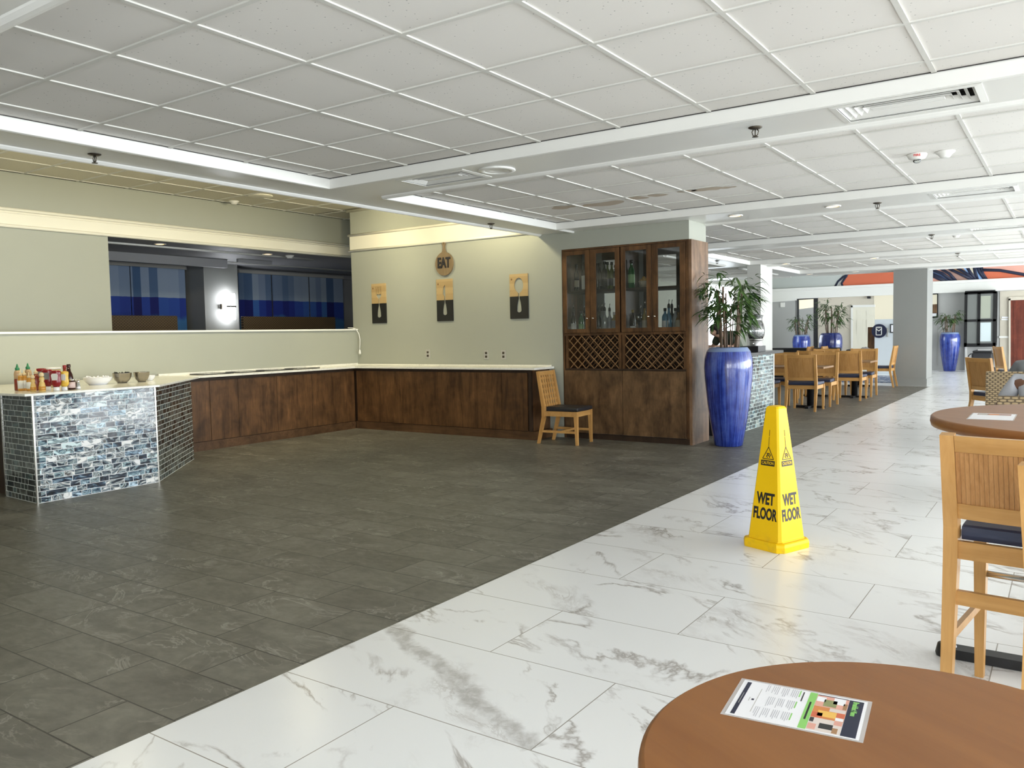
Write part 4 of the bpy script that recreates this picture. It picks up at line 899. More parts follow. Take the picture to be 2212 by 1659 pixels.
for x, y, r, lab in ((14.40, 4.52, 0, 'wooden dining chair half hidden behind the aqua mosaic bar, near side of its table'), (15.33, 3.76, pi, 'dining chair facing the camera across the first table, directly behind the nearest chair'),
                     (15.33, 4.48, pi, 'dining chair facing the camera across the first table, beside the mosaic bar'), (16.84, 3.55, 0, 'dining chair with its back to the camera at the second table, on the aisle side'),
                     (16.96, 4.25, 0, 'dining chair with its back to the camera at the second table, away from the aisle'), (17.76, 3.54, pi, 'dining chair facing the camera across the second table, on the aisle side'),
                     (17.80, 4.30, pi, 'dining chair facing the camera across the second table, further from the aisle'), (20.68, 3.68, pi/2, 'dining chair seen from its side against the grey column'),
                     (20.6, 4.62, -pi/2, 'dining chair facing the grey column across the table with the jacket'), (20.5, 5.55, pi/2, 'dining chair beside the black banquette, at the table without a jacket')):
    dup(dch, (x, y, 0), r, lab)
def dining_table(lab, cx, cy, lx, ly, bases, zt=.735):
    o = thing('dining_table', lab, 'table', (cx, cy, 0), 0, 'dining tables beyond the bar')
    b = MB(); b.box(-lx/2, lx/2, -ly/2, ly/2, zt-.032, zt, .004); b.build('tabletop', 'table_dark', o)
    for y in bases:
        y -= cy; b = MB(); b.lathe([(.058, .04), (.058, zt-.05), (.10, zt-.033)], 16, (0, y, 0)); b.build('pedestal', 'black_metal', o)
        b = MB()
        for a in (0, pi/2): b.bar((-.26*cos(a), y-.26*sin(a), .02), (.26*cos(a), y+.26*sin(a), .02), .06, .035)
        b.build('foot', 'black_metal', o)
    return o
dining_table('long brown dining table with the nearest dining chairs, beside the mosaic bar', 14.87, 4.22, .72, 1.46, (3.80, 4.65))
dining_table('brown dining table in the second row behind the nearest one', 17.36, 3.95, .68, 1.46, (3.58, 4.35))
dining_table('dark dining table with a grey jacket heaped on it, beside the grey column', 20.62, 4.14, .70, .62, (4.14,), .75)
dining_table('dark dining table in front of the black banquette', 20.5, 6.2, .70, .80, (6.2,), .75)
o = thing('banquette', 'black upholstered banquette with its long back behind the dining tables', 'bench', (21.75, 6.3, 0))
b = MB(); b.box(-.06, .06, -1.5, 1.5, 0, .90, .03); b.build('backrest', 'black_leather', o)
b = MB(); b.box(-.62, -.07, -1.5, 1.5, 0, .45, .03); b.build('seat', 'black_leather', o)
b = MB(); random.seed(5); N = 16
g = [[b.bm.verts.new((-.26+.52*i/N, -.24+.48*j/N, (.05+.09*sin(pi*i/N)*sin(pi*j/N)*1.3+.022*sin(i*1.3+j*.5)*sin(j*1.1)+random.uniform(-.008, .008)) if 0 < i < N and 0 < j < N else .004)) for j in range(N+1)] for i in range(N+1)]
for i in range(N):
    for j in range(N): b.bm.faces.new((g[i][j], g[i+1][j], g[i+1][j+1], g[i][j+1]))
o = b.build('jacket', 'jacket_grey', None, (20.62, 4.02, .751), smooth=True); tag(o, 'crumpled grey jacket heaped on the dark table by the grey column', 'jacket')
b = MB(); b.box(-.12, .12, -.09, .09, 0, .13, .04); o = b.build('black_bag', 'black_leather', None, (20.62, 4.34, .751)); tag(o, 'small black bag lying next to the grey jacket', 'bag')

# ---------------------------------------------------------------- bar with aqua mosaic, dispenser, napkin box
bar = thing('mosaic_bar', 'bar counter clad in aqua glass mosaic with a dark granite top', 'counter', (11.5, 4, 0))
b = MB(); b.box(10.4, 12.35, 3.70, 3.73, 0, 1.03); put(uvpanel(b.build('mosaic_panel', 'mosaic_aqua')), bar)
b = MB(); b.box(12.335, 12.36, 3.685, 3.735, 0, 1.03); put(b.build('edge_trim', 'trim_white'), bar)
b = MB(); b.box(10.4, 12.33, 3.735, 4.35, 0, 1.03); put(b.build('core', 'black_plastic'), bar)
b = MB(); b.box(10.4, 12.75, 3.66, 4.38, 1.032, 1.075, .004); put(b.build('granite_top', 'granite'), bar)
dsp = thing('drink_dispenser', 'clear glass drink dispenser jar on a steel stand on the mosaic bar', 'dispenser', (12.12, 3.885, 1.076))
b = MB(); b.lathe([(.098, 0), (.102, .004), (.088, .155), (.086, .158)], 28); b.build('stand', 'brushed_steel', dsp)
b = MB(); b.lathe([(.10, .160), (.104, .165), (.104, .18), (.098, .184)], 28); b.build('collar', 'steel', dsp)
b = MB(); b.lathe([(.098, .185), (.118, .23), (.127, .29), (.124, .34), (.108, .40), (.092, .44), (.088, .47), (.096, .515), (.100, .52)], 32); b.build('jar', 'dispenser_glass', dsp)
b = MB(); b.lathe([(.108, .521), (.108, .528), (.03, .545), (.008, .55), (.012, .565), (.014, .575), (.004, .58)], 24); b.build('lid', 'dispenser_glass', dsp)
b = MB(); b.tube([(-.095, 0, .12), (-.13, 0, .12), (-.14, 0, .10)], .011); b.build('tap', 'steel', dsp)
o = MB().box(-.17, .17, -.13, .13, 0, .085, .004).build('napkin_caddy', 'black_plastic', None, (11.72, 3.80, 1.076)); tag(o, 'low black box on the mosaic bar in front of the dispenser', 'caddy')

# ---------------------------------------------------------------- tall blue pots with bamboo
PROF = [(.160, 0), (.168, .01), (.205, .22), (.248, .50), (.278, .80), (.287, .95), (.280, 1.06), (.258, 1.14), (.232, 1.178), (.222, 1.19), (.206, 1.188), (.20, 1.15), (.20, 1.08)]
def potted(lab, x, y, s, glz, ncane, nleaf, seed, hh=.95, group='blue pots of bamboo', ymax=None):
    rnd = random.Random(seed); o = thing('potted_bamboo', lab, 'potted plant', (x, y, 0), 0, group)
    b = MB(); b.lathe([(r*s, z*s) for r, z in PROF[:8]], 48, cap=False); b.bm.faces.new([v for v in b.bm.verts if abs(v.co.z) < 1e-6]); b.build('pot', glz, o)
    b = MB(); b.lathe([(r*s, z*s) for r, z in PROF[7:]], 48, cap=False); b.build('pot_rim', 'glaze_rim' if glz == 'blue_glaze' else glz, o)
    b = MB(); b.lathe([(.004, 1.085*s), (.199*s, 1.085*s)], 24, cap=False); b.build('soil', 'walnut_dark', o)
    tips = []
    for i in range(ncane):
        a = 2*pi*i/ncane+rnd.uniform(-.3, .3); r0 = rnd.uniform(.06, .16)*s; r1 = r0+rnd.uniform(.03, .13)*s; L = rnd.uniform(.58, .86)*hh
        th = (.0055, .012, .006, .0165, .007)[i % 5]*s
        p0 = Vector((r0*cos(a), r0*sin(a), 1.09*s)); p1 = Vector((r1*cos(a), r1*sin(a), 1.09*s+L*s))
        pts = [p0.lerp(p1, k/6)+Vector((rnd.uniform(-1, 1), rnd.uniform(-1, 1), 0))*.003 for k in range(7)]
        b = MB(); b.tube(pts, th, 7, r2=th*.75)
        for k in range(1, 6): b.tube([pts[k]-Vector((0, 0, .003)), pts[k]+Vector((0, 0, .003))], th*1.18, 7)
        b.build('cane', 'bamboo_cane', o); tips.append((p0, p1, a))
    b = MB()
    for i in range(nleaf):
        p0, p1, a = rnd.choice(tips); t = rnd.uniform(.62, 1.12) if rnd.random() < .80 else rnd.uniform(.32, .7); base = p0.lerp(p1, t)
        a2 = a+rnd.uniform(-1.9, 1.9); out = Vector((cos(a2), sin(a2), 0)); reach = rnd.uniform(.02, .20)*s; base = base+out*reach+Vector((0, 0, rnd.uniform(.0, .10)*s))
        for q in range(rnd.choice((2, 3, 4))):
            a3 = a2+rnd.uniform(-.9, .9); dirv = Vector((cos(a3), sin(a3), rnd.uniform(-.75, .6))).normalized(); L = rnd.uniform(.11, .21)*s; wd = L*rnd.uniform(.075, .10)
            side = dirv.cross(Vector((rnd.uniform(-.3, .3), rnd.uniform(-.3, .3), 1))).normalized(); nrm = side.cross(dirv)
            pts = []
            for f, ww in ((0, .12), (.25, .9), (.5, 1.0), (.75, .6)):
                c = base+dirv*L*f+Vector((0, 0, -.30*L*f*f)); pts.append((c-side*wd*ww+nrm*wd*.25*ww, c, c+side*wd*ww+nrm*wd*.25*ww))
            tip = b.bm.verts.new(base+dirv*L+Vector((0, 0, -.34*L)))
            vs = [[b.bm.verts.new(p) for p in r] for r in pts]
            for A, B in zip(vs, vs[1:]): b.bm.faces.new((A[0], A[1], B[1], B[0])); b.bm.faces.new((A[1], A[2], B[2], B[1]))
            b.bm.faces.new((vs[-1][0], vs[-1][1], tip)); b.bm.faces.new((vs[-1][1], vs[-1][2], tip))
    for v in b.bm.verts:            # leaves press against the cabinet side, not through it
        if ymax is not None and y+v.co.y > ymax and x+v.co.x > 9.36: v.co.y = ymax-y-rnd.uniform(0, .03)
    b.build('foliage', 'leaf_green', o); return o
potted('tall blue glazed pot of bamboo beside the drinks cabinet', 9.62, 3.42, 1.0, 'blue_glaze', 17, 190, 4, 1.0, ymax=3.79)
potted('tall blue glazed pot of bamboo by the lobby wall, left of the black bay window', 28.4, 3.10, 1.0, 'blue_glaze', 13, 90, 7, .78)
potted('blue glazed pot of bamboo in front of the black-framed lobby opening, lighter of the pair', 27.6, 7.34, 1.0, 'blue_glaze', 12, 80, 9, .8)
potted('dark navy glazed pot of bamboo behind the dining chairs, larger of the pair', 23.2, 5.40, 1.06, 'navy_glaze', 15, 110, 12, .95)

# ---------------------------------------------------------------- wet floor cone
cone = thing('wet_floor_cone', 'tall yellow wet floor cone standing on the marble floor', 'cone', (5.255, 1.555, 0), radians(69))
def oct_(h, c): return [(h, -h+c), (h, h-c), (h-c, h), (-h+c, h), (-h, h-c), (-h, -h+c), (-h+c, -h), (h-c, -h)]
def loft(b, secs):
    R_ = [[b.bm.verts.new((x, y, z)) for x, y in oct_(h, c)] for h, c, z in secs]
    for A, B in zip(R_, R_[1:]):
        for k in range(8): b.bm.faces.new((A[k], A[(k+1) % 8], B[(k+1) % 8], B[k]))
    b.bm.faces.new(R_[0][::-1]); b.bm.faces.new(R_[-1]); return b
b = loft(MB(), [(.158, .035, 0), (.160, .036, .035), (.157, .036, .052), (.150, .036, .058)]); b.build('base', 'sign_yellow', cone, bevel=.003)
HB, HT = .128, .058
def hw_(z): return HB+(HT-HB)*(z-.058)/(.80-.058) if z < .80 else HT-(z-.80)*.10
b = loft(MB(), [(.136, .028, .0585), (.128, .016, .068), (hw_(.4), .012, .4), (hw_(.80), .010, .80), (hw_(.895), .010, .895), (hw_(.90)-.006, .012, .907), (.02, .004, .912)]); b.build('body', 'sign_yellow', cone, bevel=.002)
for a in range(4):
    R4 = Matrix.Rotation(a*pi/2, 4, 'Z'); sl = (HB-HT)/(.80-.058)
    def pl(z, u=0.0, off=.0015): return R4 @ frame((hw_(z)+off, u, z), (0, 1, 0), (-sl, 0, 1))
    if a in (2, 3, 0, 1):
        text('WET', 'lettering', 'black_ink', cone, .100, pl(.318), .0004, .62, .0038); text('FLOOR', 'lettering', 'black_ink', cone, .100, pl(.222), .0004, .56, .0038)
        b = MB(); M_ = pl(.548)
        def rect(x0, x1, y0, y1, dz=0.0): b.hexa([M_ @ Vector((x, y, dz)) for x, y in ((x0, y0), (x1, y0), (x1, y1), (x0, y1))], [M_ @ Vector((x, y, dz+.0006)) for x, y in ((x0, y0), (x1, y0), (x1, y1), (x0, y1))])
        rect(-.052, .052, -.017, .017); b.build('caution_band', 'black_ink', cone)
        text('CAUTION', 'lettering', 'sign_yellow', cone, .027, pl(.548, 0, .0024), .0003, .74, .0003)
        b = MB(); M_ = pl(.60)
        def seg(p, q, w=.0045): b.bar(M_ @ Vector((*p, 0)), M_ @ Vector((*q, 0)), w, .0006, M_.to_3x3() @ Vector((0, 0, 1)))
        T3 = [(-.042, -.026), (.042, -.026), (0, .05)]
        for i in range(3): seg(T3[i], T3[(i+1) % 3])
        for p, q in (((-.012, .012), (-.002, .0)), ((-.002, .0), (.008, -.008)), ((.008, -.008), (.012, -.018)), ((-.002, .0), (-.014, -.008)), ((-.014, -.008), (-.004, -.018)), ((.002, .012), (.010, .004)), ((-.006, .006), (.004, .010)), ((.014, .006), (.016, -.008))): seg(p, q, .0055)
        b.lathe([(.0005, 0), (.005, .0004)], 8) if False else None
        seg((0, .05), (0, .115), .003); seg((0, .12), (0, .16), .003); b.build('slip_symbol', 'black_ink', cone)
# ---------------------------------------------------------------- foreground tables, menus, stools
def onz(x, y, z=0.0): d = ray(x, y); return Vector((0, 0, H)) + d*((z-H)/d.z)
def round_table(lab, cx, cy, r, z, th, base_r, foot):
    o = thing('round_table', lab, 'table', (cx, cy, 0))
    b = MB(); b.lathe([(r-.03, z-th), (r-.004, z-th+.008), (r, z-th*.5), (r-.002, z-.006), (r-.010, z)], 96); b.build('tabletop', 'table_veneer', o)
    b = MB(); b.lathe([(base_r, .05), (base_r, z-th-.05), (.14, z-th-.03), (.14, z-th-.001)], 24); b.build('pedestal', 'black_metal', o)
    b = MB()
    for a in (0, pi/2):
        c, s = cos(a)*foot, sin(a)*foot; b.bar((-c, -s, .022), (c, s, .022), .075, .04)
        for k in (1, -1): b.lathe([(.042, 0), (.045, .01), (.036, .05), (.01, .055)], 12, (k*c, k*s, 0))
    b.build('foot', 'black_metal', o); return o
T1 = round_table('round brown wooden table nearest the camera, with a laminated menu on it', 1.257, .16, .406, .765, .03, .04, .30)
T2 = round_table('round brown wooden pub table behind the bar stool, with a card on it', 3.84, -.185, .67, 1.035, .048, .045, .60)
def card(lab, name, P1, P2, P3, P4, z, full=True):
    """printed sheet; P1-P2 is the edge away from the camera, the head of the page is the P2-P3 end"""
    P1, P2, P3, P4 = (Vector((p[0], p[1], 0)) for p in (P1, P2, P3, P4))
    c = (P1+P2+P3+P4)/4; o = thing(name, lab, 'menu', (c.x, c.y, z)); U = ((P2-P1)+(P3-P4))/2; L = U.length; U.normalize(); R_ = Vector((U.y, -U.x, 0)); w = ((P4-P1).length+(P3-P2).length)/2
    if R_.dot(P4-P1) < 0: R_ = -R_
    def q(name, m, u0, u1, r0, r1, k, par=o):
        b = MB(); pts = [U*((u-.5)*L)+R_*((r-.5)*w) for u, r in ((u0, r0), (u0, r1), (u1, r1), (u1, r0))]; h = .0006+k*.00012
        b.hexa([(p.x, p.y, h) for p in pts], [(p.x, p.y, h+.0001) for p in pts]); return b.build(name, m, par)
    pts = [U*((u-.5)*L)+R_*((r-.5)*w) for u, r in ((0, 0), (0, 1), (1, 1), (1, 0))]
    b = MB(); b.hexa([(p.x, p.y, .0001) for p in pts], [(p.x, p.y, .0005) for p in pts]); b.build('laminate', 'laminate', o)
    pg = q('page', 'paper', .03, .97, .035, .975, 0)
    if not full:
        q('photo_strip', 'm_mauve', .14, .88, .08, .30, 2, pg); q('photo_strip', 'menu_orange', .40, .62, .10, .28, 3, pg); q('photo_strip', 'grey_plate', .16, .36, .10, .28, 3, pg); return o
    F = lambda t: .03+.94*t
    q('footer_band', 'navy_ink', F(.035), F(.07), .08, .94, 2, pg); q('header_band', 'navy_ink', F(.865), F(.975), .07, .95, 2, pg); q('green_band', 'menu_green', F(.555), F(.615), .05, .96, 2, pg)
    ph = q('photo', 'm_pink', F(.617), F(.863), .07, .36, 2, pg); q('photo', 'menu_orange', F(.617), F(.863), .365, .65, 2, pg); q('photo', 'menu_pale', F(.617), F(.863), .655, .95, 2, pg)
    for m, u0, u1, r0, r1 in (('paper', .62, .69, .12, .24), ('m_olive', .68, .78, .17, .34), ('paper', .75, .84, .09, .25), ('navy_ink', .62, .86, .07, .085), ('m_brown', .83, .86, .2, .35),
                              ('m_orange', .62, .70, .52, .64), ('menu_yellow', .66, .80, .46, .60), ('menu_pale', .74, .86, .37, .45), ('m_orange', .80, .86, .45, .56), ('paper', .80, .86, .57, .64),
                              ('m_pink', .62, .68, .80, .93), ('label_black', .70, .80, .76, .88), ('m_brown', .80, .84, .82, .94), ('m_pink', .80, .86, .66, .75), ('label_black', .62, .65, .66, .76)):
        q('photo_detail', m, F(u0), F(u1), r0, r1, 3, pg)
    q('caption_line', 'black_ink', F(.575), F(.590), .30, .74, 3, pg)
    q('heading_line', 'black_ink', F(.502), F(.512), .08, .33, 2, pg)
    M4 = frame(U*((F(.915)-.5)*L)+R_*((.28-.5)*w)+Vector((0, 0, .0011)), R_, U); text('Breakfast Menu', 'title', 'menu_green', pg, .0125, M4, .0001, .72, .0004)
    q('foot_line', 'grey_plate', F(.05), F(.055), .38, .66, 3, pg); q('logo', 'navy_ink', F(.135), F(.155), .49, .53, 2, pg); q('logo_line', 'grey_plate', F(.115), F(.120), .46, .56, 2, pg); q('rule_line', 'grey_plate', F(.172), F(.177), .20, .82, 2, pg)
    rnd = random.Random(3)
    for col, (r0, r1) in enumerate(((.06, .30), (.36, .62), (.66, .92))):
        t = .475; k = 0
        q('green_heading', 'menu_green', F(t), F(t+.010), r0, r0+.17, 2, pg)
        b = MB()
        while t > (.215, .25, .20)[col]:
            t -= .0155
            if k % 5 != 4:
                e = r1-rnd.uniform(0, .09); pts = [U*((u-.5)*L)+R_*((r-.5)*w) for u, r in ((F(t), r0), (F(t), e), (F(t+.005), e), (F(t+.005), r0))]; b.hexa([(p.x, p.y, .0008) for p in pts], [(p.x, p.y, .0009) for p in pts])
            k += 1
        b.build('text_block', 'menu_text', pg)
    return o
for nm, c in dict(menu_green=(.25, .58, .14), menu_orange=(.62, .22, .06), menu_yellow=(.80, .48, .10), menu_pale=(.68, .60, .56), m_olive=(.26, .28, .12), menu_text=(.42, .42, .46)).items(): flat(nm, c, .5)
card('laminated breakfast menu with a green band lying on the nearest round table', 'menu_card', (1.43, .489), (1.454, .272), (1.298, .248), (1.278, .466), .7652)
card('white menu card with a strip of photos lying on the pub table', 'menu_card', (3.868, .353), (3.886, .193), (3.602, .159), (3.619, .317), 1.0352, False)
st = thing('bar_stool', 'wooden bar stool with a reeded back and navy seat at the pub table', 'stool', (3.412, .098, 0), radians(-7))
chair_parts(st, .47, .50, .655, 1.03, 'reeded', stretch=.30, splay=.035)
b = MB(); b.bar((-.24, -.2, .45), (-.24, .2, .45), .022, .05); b.build('stretcher', 'oak_h', st)
b = MB(); b.tube([(.235, -.2, .42), (.235, .2, .42)], .013); b.build('foot_rail', 'steel', st)
dup(st, (2.775, -.200, 0), radians(-16), 'second bar stool, only one leg showing at the right edge').name = 'bar_stool'

# ---------------------------------------------------------------- condiments and bowls on the mosaic counter
ZS = .9685
def at(px, py):
    p = onz(px, py-2.2, ZS)
    if p.y < 7.45: q = ony(px, py, 7.45); return q.x, 7.45
    return p.x, p.y
def cond(name, lab, px, py, parts, cat='bottle', group='condiments on the mosaic counter', rz=0.0):
    x, y = at(px, py); o = thing(name, lab, cat, (x, y, ZS), rz, group)
    for nm, m, prof, sx in parts: b = MB(); b.lathe(prof, 22, sx=sx[0], sy=sx[1], cap=True); b.build(nm, m, o)
    return o
I = (1, 1)
for px, py, lab in ((39.8, 845.5, 'hot sauce bottle with a pointed green cap, leftmost on the mosaic counter'), (62.5, 842, 'hot sauce bottle with a pointed green cap, behind the honey bottles')):
    cond('hot_sauce_bottle', lab, px, py, [('lower_body', 'sriracha_red', [(.028, 0), (.031, .005), (.031, .10), (.030, .105)], I), ('upper_body', 'clear_plastic', [(.030, .1055), (.031, .15), (.026, .175), (.013, .19)], I),
         ('cap', 'cap_green', [(.018, .186), (.019, .192), (.019, .208), (.012, .212), (.006, .235), (.003, .245)], I)])
for px, py, lab in ((45.6, 846.6, 'honey squeeze bottle with a white label and pointed cap, front left of the group'), (54, 846.0, 'honey squeeze bottle with a white label, second in the front row'), (63.6, 846.8, 'short honey squeeze bottle with a white label, third in the front row')):
    s = .86 if px > 60 else 1.0
    cond('honey_bottle', lab, px, py, [('body', 'honey', [(.022*s, 0), (.025*s, .006), (.025*s, .10*s), (.020*s, .125*s), (.016*s, .14*s)], I), ('label', 'label_white', [(.0257*s, .022), (.0257*s, .095*s)], I), ('cap', 'cap_cream', [(.016*s, .1405*s), (.017*s, .158*s), (.006*s, .165*s), (.002, .20*s)], I)])
for px, py, lab, hh in ((72.2, 848.3, 'small bear-shaped honey bottle with a round cream cap, front of the group', 1.0), (91.6, 848.3, 'larger bear-shaped honey bottle with a cream cap, in front of the ketchup', 1.15)):
    cond('honey_bear', lab, px, py, [('body', 'honey_pale', [(.022*hh, 0), (.025*hh, .008), (.024*hh, .04*hh), (.019*hh, .068*hh), (.014*hh, .078*hh), (.018*hh, .09*hh), (.018*hh, .105*hh), (.011*hh, .118*hh)], I), ('label', 'honey', [(.0255*hh, .012), (.0252*hh, .042*hh)], I), ('cap', 'cap_cream', [(.012*hh, .1185*hh), (.017*hh, .124*hh), (.018*hh, .136*hh), (.011*hh, .147*hh), (.004, .149*hh)], I)])
cond('syrup_bottle', 'dark red syrup bottle with a cream pointed cap behind the two bear bottles', 79.5, 845.5, [('body', 'sriracha_red', [(.026, 0), (.029, .006), (.029, .115), (.016, .15)], I), ('cap', 'cap_cream', [(.017, .1505), (.018, .172), (.006, .178), (.002, .205)], I)])
def ketchup(lab, px, py, m, s, rz=-.95, lbl='label_white'):
    x, y = at(px, py); o = thing('squeeze_bottle', lab, 'bottle', (x, y, ZS), rz, 'condiments on the mosaic counter')
    b = MB(); b.lathe([(.028*s, 0), (.030*s, .004), (.028*s, .034*s), (.026*s, .036*s)], 22, sx=.75, sy=1.0); b.build('cap', 'cap_white', o)
    b = MB(); b.lathe([(.027*s, .0365*s), (.044*s, .06*s), (.048*s, .09*s), (.043*s, .115*s), (.045*s, .15*s), (.048*s, .175*s), (.044*s, .188*s), (.02*s, .192*s)], 26, sx=.58, sy=1.0); b.build('body', m, o)
    pts = [(-.030, .148), (-.024, .10), (.024, .10), (.030, .148), (.020, .163), (-.020, .163)]
    b = MB(); b.hexa([(-.0268*s-.0012, u*s, v*s) for u, v in pts], [(-.0268*s+.006, u*s, v*s) for u, v in pts]); b.build('label', lbl, o)
    return o
KR = atan2(.825, .565)-pi/2   # face the aisle
ketchup('upside-down red ketchup bottle with a white keystone label, in front', 122.3, 846.3, 'ketchup_red', .96, .60)
ketchup('upside-down red ketchup bottle with a grey label, behind the front one', 103.5, 845.3, 'ketchup_red', 1.0, .60, 'label_grey')
ketchup('upside-down red ketchup bottle at the back, left of the other two', 91, 842.5, 'ketchup_red', 1.02, .60, 'label_grey')
ketchup('upside-down yellow mustard bottle beside the front ketchup', 139.5, 845.0, 'mustard_yellow', .90, .62)
cond('chocolate_bottle', 'tall dark brown sauce bottle with a long neck behind the mustard', 150.5, 841.5, [('body', 'sauce_brown', [(.032, 0), (.036, .006), (.036, .10), (.030, .135), (.018, .165), (.0155, .20)], I), ('cap', 'sauce_brown', [(.016, .2005), (.0175, .205), (.0175, .226), (.014, .23)], I)])
cond('sauce_bottle', 'dark red sauce bottle just behind the tall brown one', 141.5, 838, [('body', 'sriracha_red', [(.030, 0), (.033, .006), (.033, .11), (.016, .155), (.015, .175)], I), ('cap', 'ketchup_red', [(.0165, .1755), (.017, .21), (.014, .213)], I)])
cond('jam_jar', 'dark jam jar with a pink label next to the salt shaker', 155, 843.6, [('body', 'sauce_brown', [(.030, 0), (.033, .004), (.033, .075), (.028, .083)], I), ('label', 'label_pink', [(.0336, .016), (.0336, .070)], I), ('lid', 'steel', [(.029, .0835), (.030, .0845), (.030, .094), (.02, .096)], I)], 'jar')
cond('salt_shaker', 'glass salt shaker with a steel top beside the white platter', 169.6, 842.6, [('body', 'clear_bottle', [(.016, 0), (.019, .003), (.016, .03), (.013, .062)], I), ('salt', 'paper', [(.0193, .003), (.0182, .022)], I), ('top', 'steel', [(.0135, .0625), (.015, .07), (.012, .085), (.003, .09)], I)], 'shaker')
cond('pepper_shaker', 'pepper shaker with dark contents behind the salt shaker', 165, 840, [('body', 'sauce_brown', [(.016, 0), (.018, .003), (.014, .055)], I), ('top', 'steel', [(.0145, .0555), (.015, .065), (.010, .08), (.003, .083)], I)], 'shaker')
x, y = at(116, 838); o = thing('cream_tub', 'pale lidded tub behind the ketchup bottles', 'tub', (x, y, ZS)); b = MB(); b.lathe([(.05, 0), (.06, .004), (.068, .175)], 26); b.build('tub', 'cap_cream', o); b = MB(); b.lathe([(.071, .176), (.072, .18), (.071, .192), (.06, .194)], 26); b.build('lid', 'cap_white', o)
def bowl(name, lab, px, py, r, h, m, foot=.5, food=None):
    x, y = at(px, py); o = thing(name, lab, 'bowl', (x, y, ZS), 0, 'bowls on the mosaic counter')
    pr = [(r*foot, 0), (r*foot, h*.06), (r*.80, h*.32), (r*.96, h*.66), (r, h*.97), (r*1.02, h), (r*.985, h), (r*.94, h*.66), (r*.77, h*.36), (r*.4, h*.16)]
    b = MB(); b.lathe(pr, 48); b.build('bowl', m, o)
    if food:
        rnd = random.Random(2); b = MB()
        for i in range(26): a, q = rnd.uniform(0, 6.28), r*.8*sqrt(rnd.random()); b.lathe([(.002, -.008), (.011, 0), (.002, .009)], 6, (q*cos(a), q*sin(a), h*.93+rnd.uniform(0, .014)))
        q = b.build('sugar_packets', food, o); q['kind'] = 'stuff'
    return o
bowl('white_platter', 'wide white oval bowl heaped with packets between the shaker and the steel bowls', 211.5, 833.0, .135, .075, 'white_ceramic', .62, 'paper')
bowl('steel_bowl', 'brushed steel mixing bowl next to the white oval bowl', 264.5, 829.5, .093, .105, 'bowl_steel', .5, 'wine_dark')
bowl('steel_bowl', 'brushed steel mixing bowl nearest the angled end of the counter', 306.5, 827.0, .080, .105, 'bowl_steel', .5)
bowl('white_bowl', 'small white bowl peeping out behind the right-hand steel bowl', 324, 823.5, .055, .055, 'white_ceramic', .5)

# ---------------------------------------------------------------- ceiling fittings
def downlight(lab, x, y, z=ZB, lit=True, r=.085):
    o = thing('recessed_downlight', lab, 'lamp', (x, y, z), 0, 'recessed downlights')
    b = MB(); b.lathe([(r, 0), (r, -.006), (r*.80, -.010), (r*.76, -.002)], 28, cap=False); b.build('trim_ring', 'trim_white', o)
    b = MB(); b.lathe([(r*.76, -.0015), (.002, -.0014)], 28, cap=False); b.build('lens', 'lamp_warm' if lit else 'white_plastic', o)
emit('lamp_warm', (1.0, .62, .25), 6.0); emit('lamp_faint', (1.0, .80, .5), 2.0)
for x, y, lab in ((9.45, 3.27, 'lit warm downlight in the beam beside the drinks cabinet'), (9.48, 2.19, 'lit warm downlight in the same beam, further from the drinks cabinet, by a sprinkler'), (17.1, 4.87, 'lit warm downlight above the dining tables, left of its pair'),
                  (17.1, 3.19, 'lit warm downlight above the dining tables, right of its pair'), (20.9, 4.31, 'lit warm downlight in the last beam, before the orange mural'), (20.85, 5.96-.6, 'lit warm downlight in the last beam, over the pale end of the mural')): downlight(lab, x, y)
downlight('lit downlight in the dim next room, near the left edge of the opening', 6.98, 10.9, 2.799); downlight('lit downlight in the dim next room, right of the bright pillar', 8.98, 11.0, 2.799)
o = thing('ceiling_speaker', 'large round white ceiling fitting beside the near air vent', 'ceiling fitting', (5.49, 3.87, ZB))
b = MB(); b.lathe([(.15, 0), (.152, -.006), (.145, -.012), (.105, -.014), (.10, -.008)], 40, cap=False); b.build('ring', 'trim_white', o); b = MB(); b.lathe([(.10, -.008), (.06, -.011), (.055, -.009), (.002, -.009)], 40, cap=False); b.build('centre_plate', 'white_plastic', o)
o = thing('ceiling_speaker', 'round cream ceiling fitting above the header wall on the left', 'ceiling fitting', (7.70, 9.54, 3.43)); b = MB(); b.lathe([(.17, 0), (.17, -.008), (.16, -.014), (.005, -.016)], 36, cap=False); b.build('cover', 'trim_cream', o)
def sprinkler(lab, x, y, z=ZB):
    o = thing('sprinkler', lab, 'sprinkler', (x, y, z), 0, 'ceiling sprinklers')
    b = MB(); b.lathe([(.045, 0), (.044, -.005), (.028, -.012), (.012, -.014)], 20); b.build('escutcheon', 'bronze', o)
    b = MB()
    for s in (1, -1): b.tube([(0, s*.010, -.012), (0, s*.022, -.028), (0, s*.016, -.05), (0, 0, -.06)], .0035, 6)
    b.tube([(0, 0, -.012), (0, 0, -.055)], .004, 6); b.build('frame_arms', 'bronze', o)
    b = MB(); b.lathe([(.004, -.0605), (.020, -.061), (.020, -.064), (.004, -.065)], 16); b.build('deflector', 'bronze', o)
for x, y, lab in ((3.20, 5.74, 'sprinkler under the long left beam, over the mosaic counter side'), (5.45, 1.75, 'sprinkler under the near cross beam, beside the large air vent'), (8.07, 5.79, 'sprinkler under the long left beam, nearest the cutlery boards'),
                  (9.56, 1.75, 'sprinkler under the second cross beam, beside its downlight'), (13.43, 1.72, 'sprinkler under the third cross beam'), (17.2, 1.77, 'sprinkler under the fourth cross beam'), (15.29, 5.65, 'sprinkler above the tall bamboo plant')): sprinkler(lab, x, y)
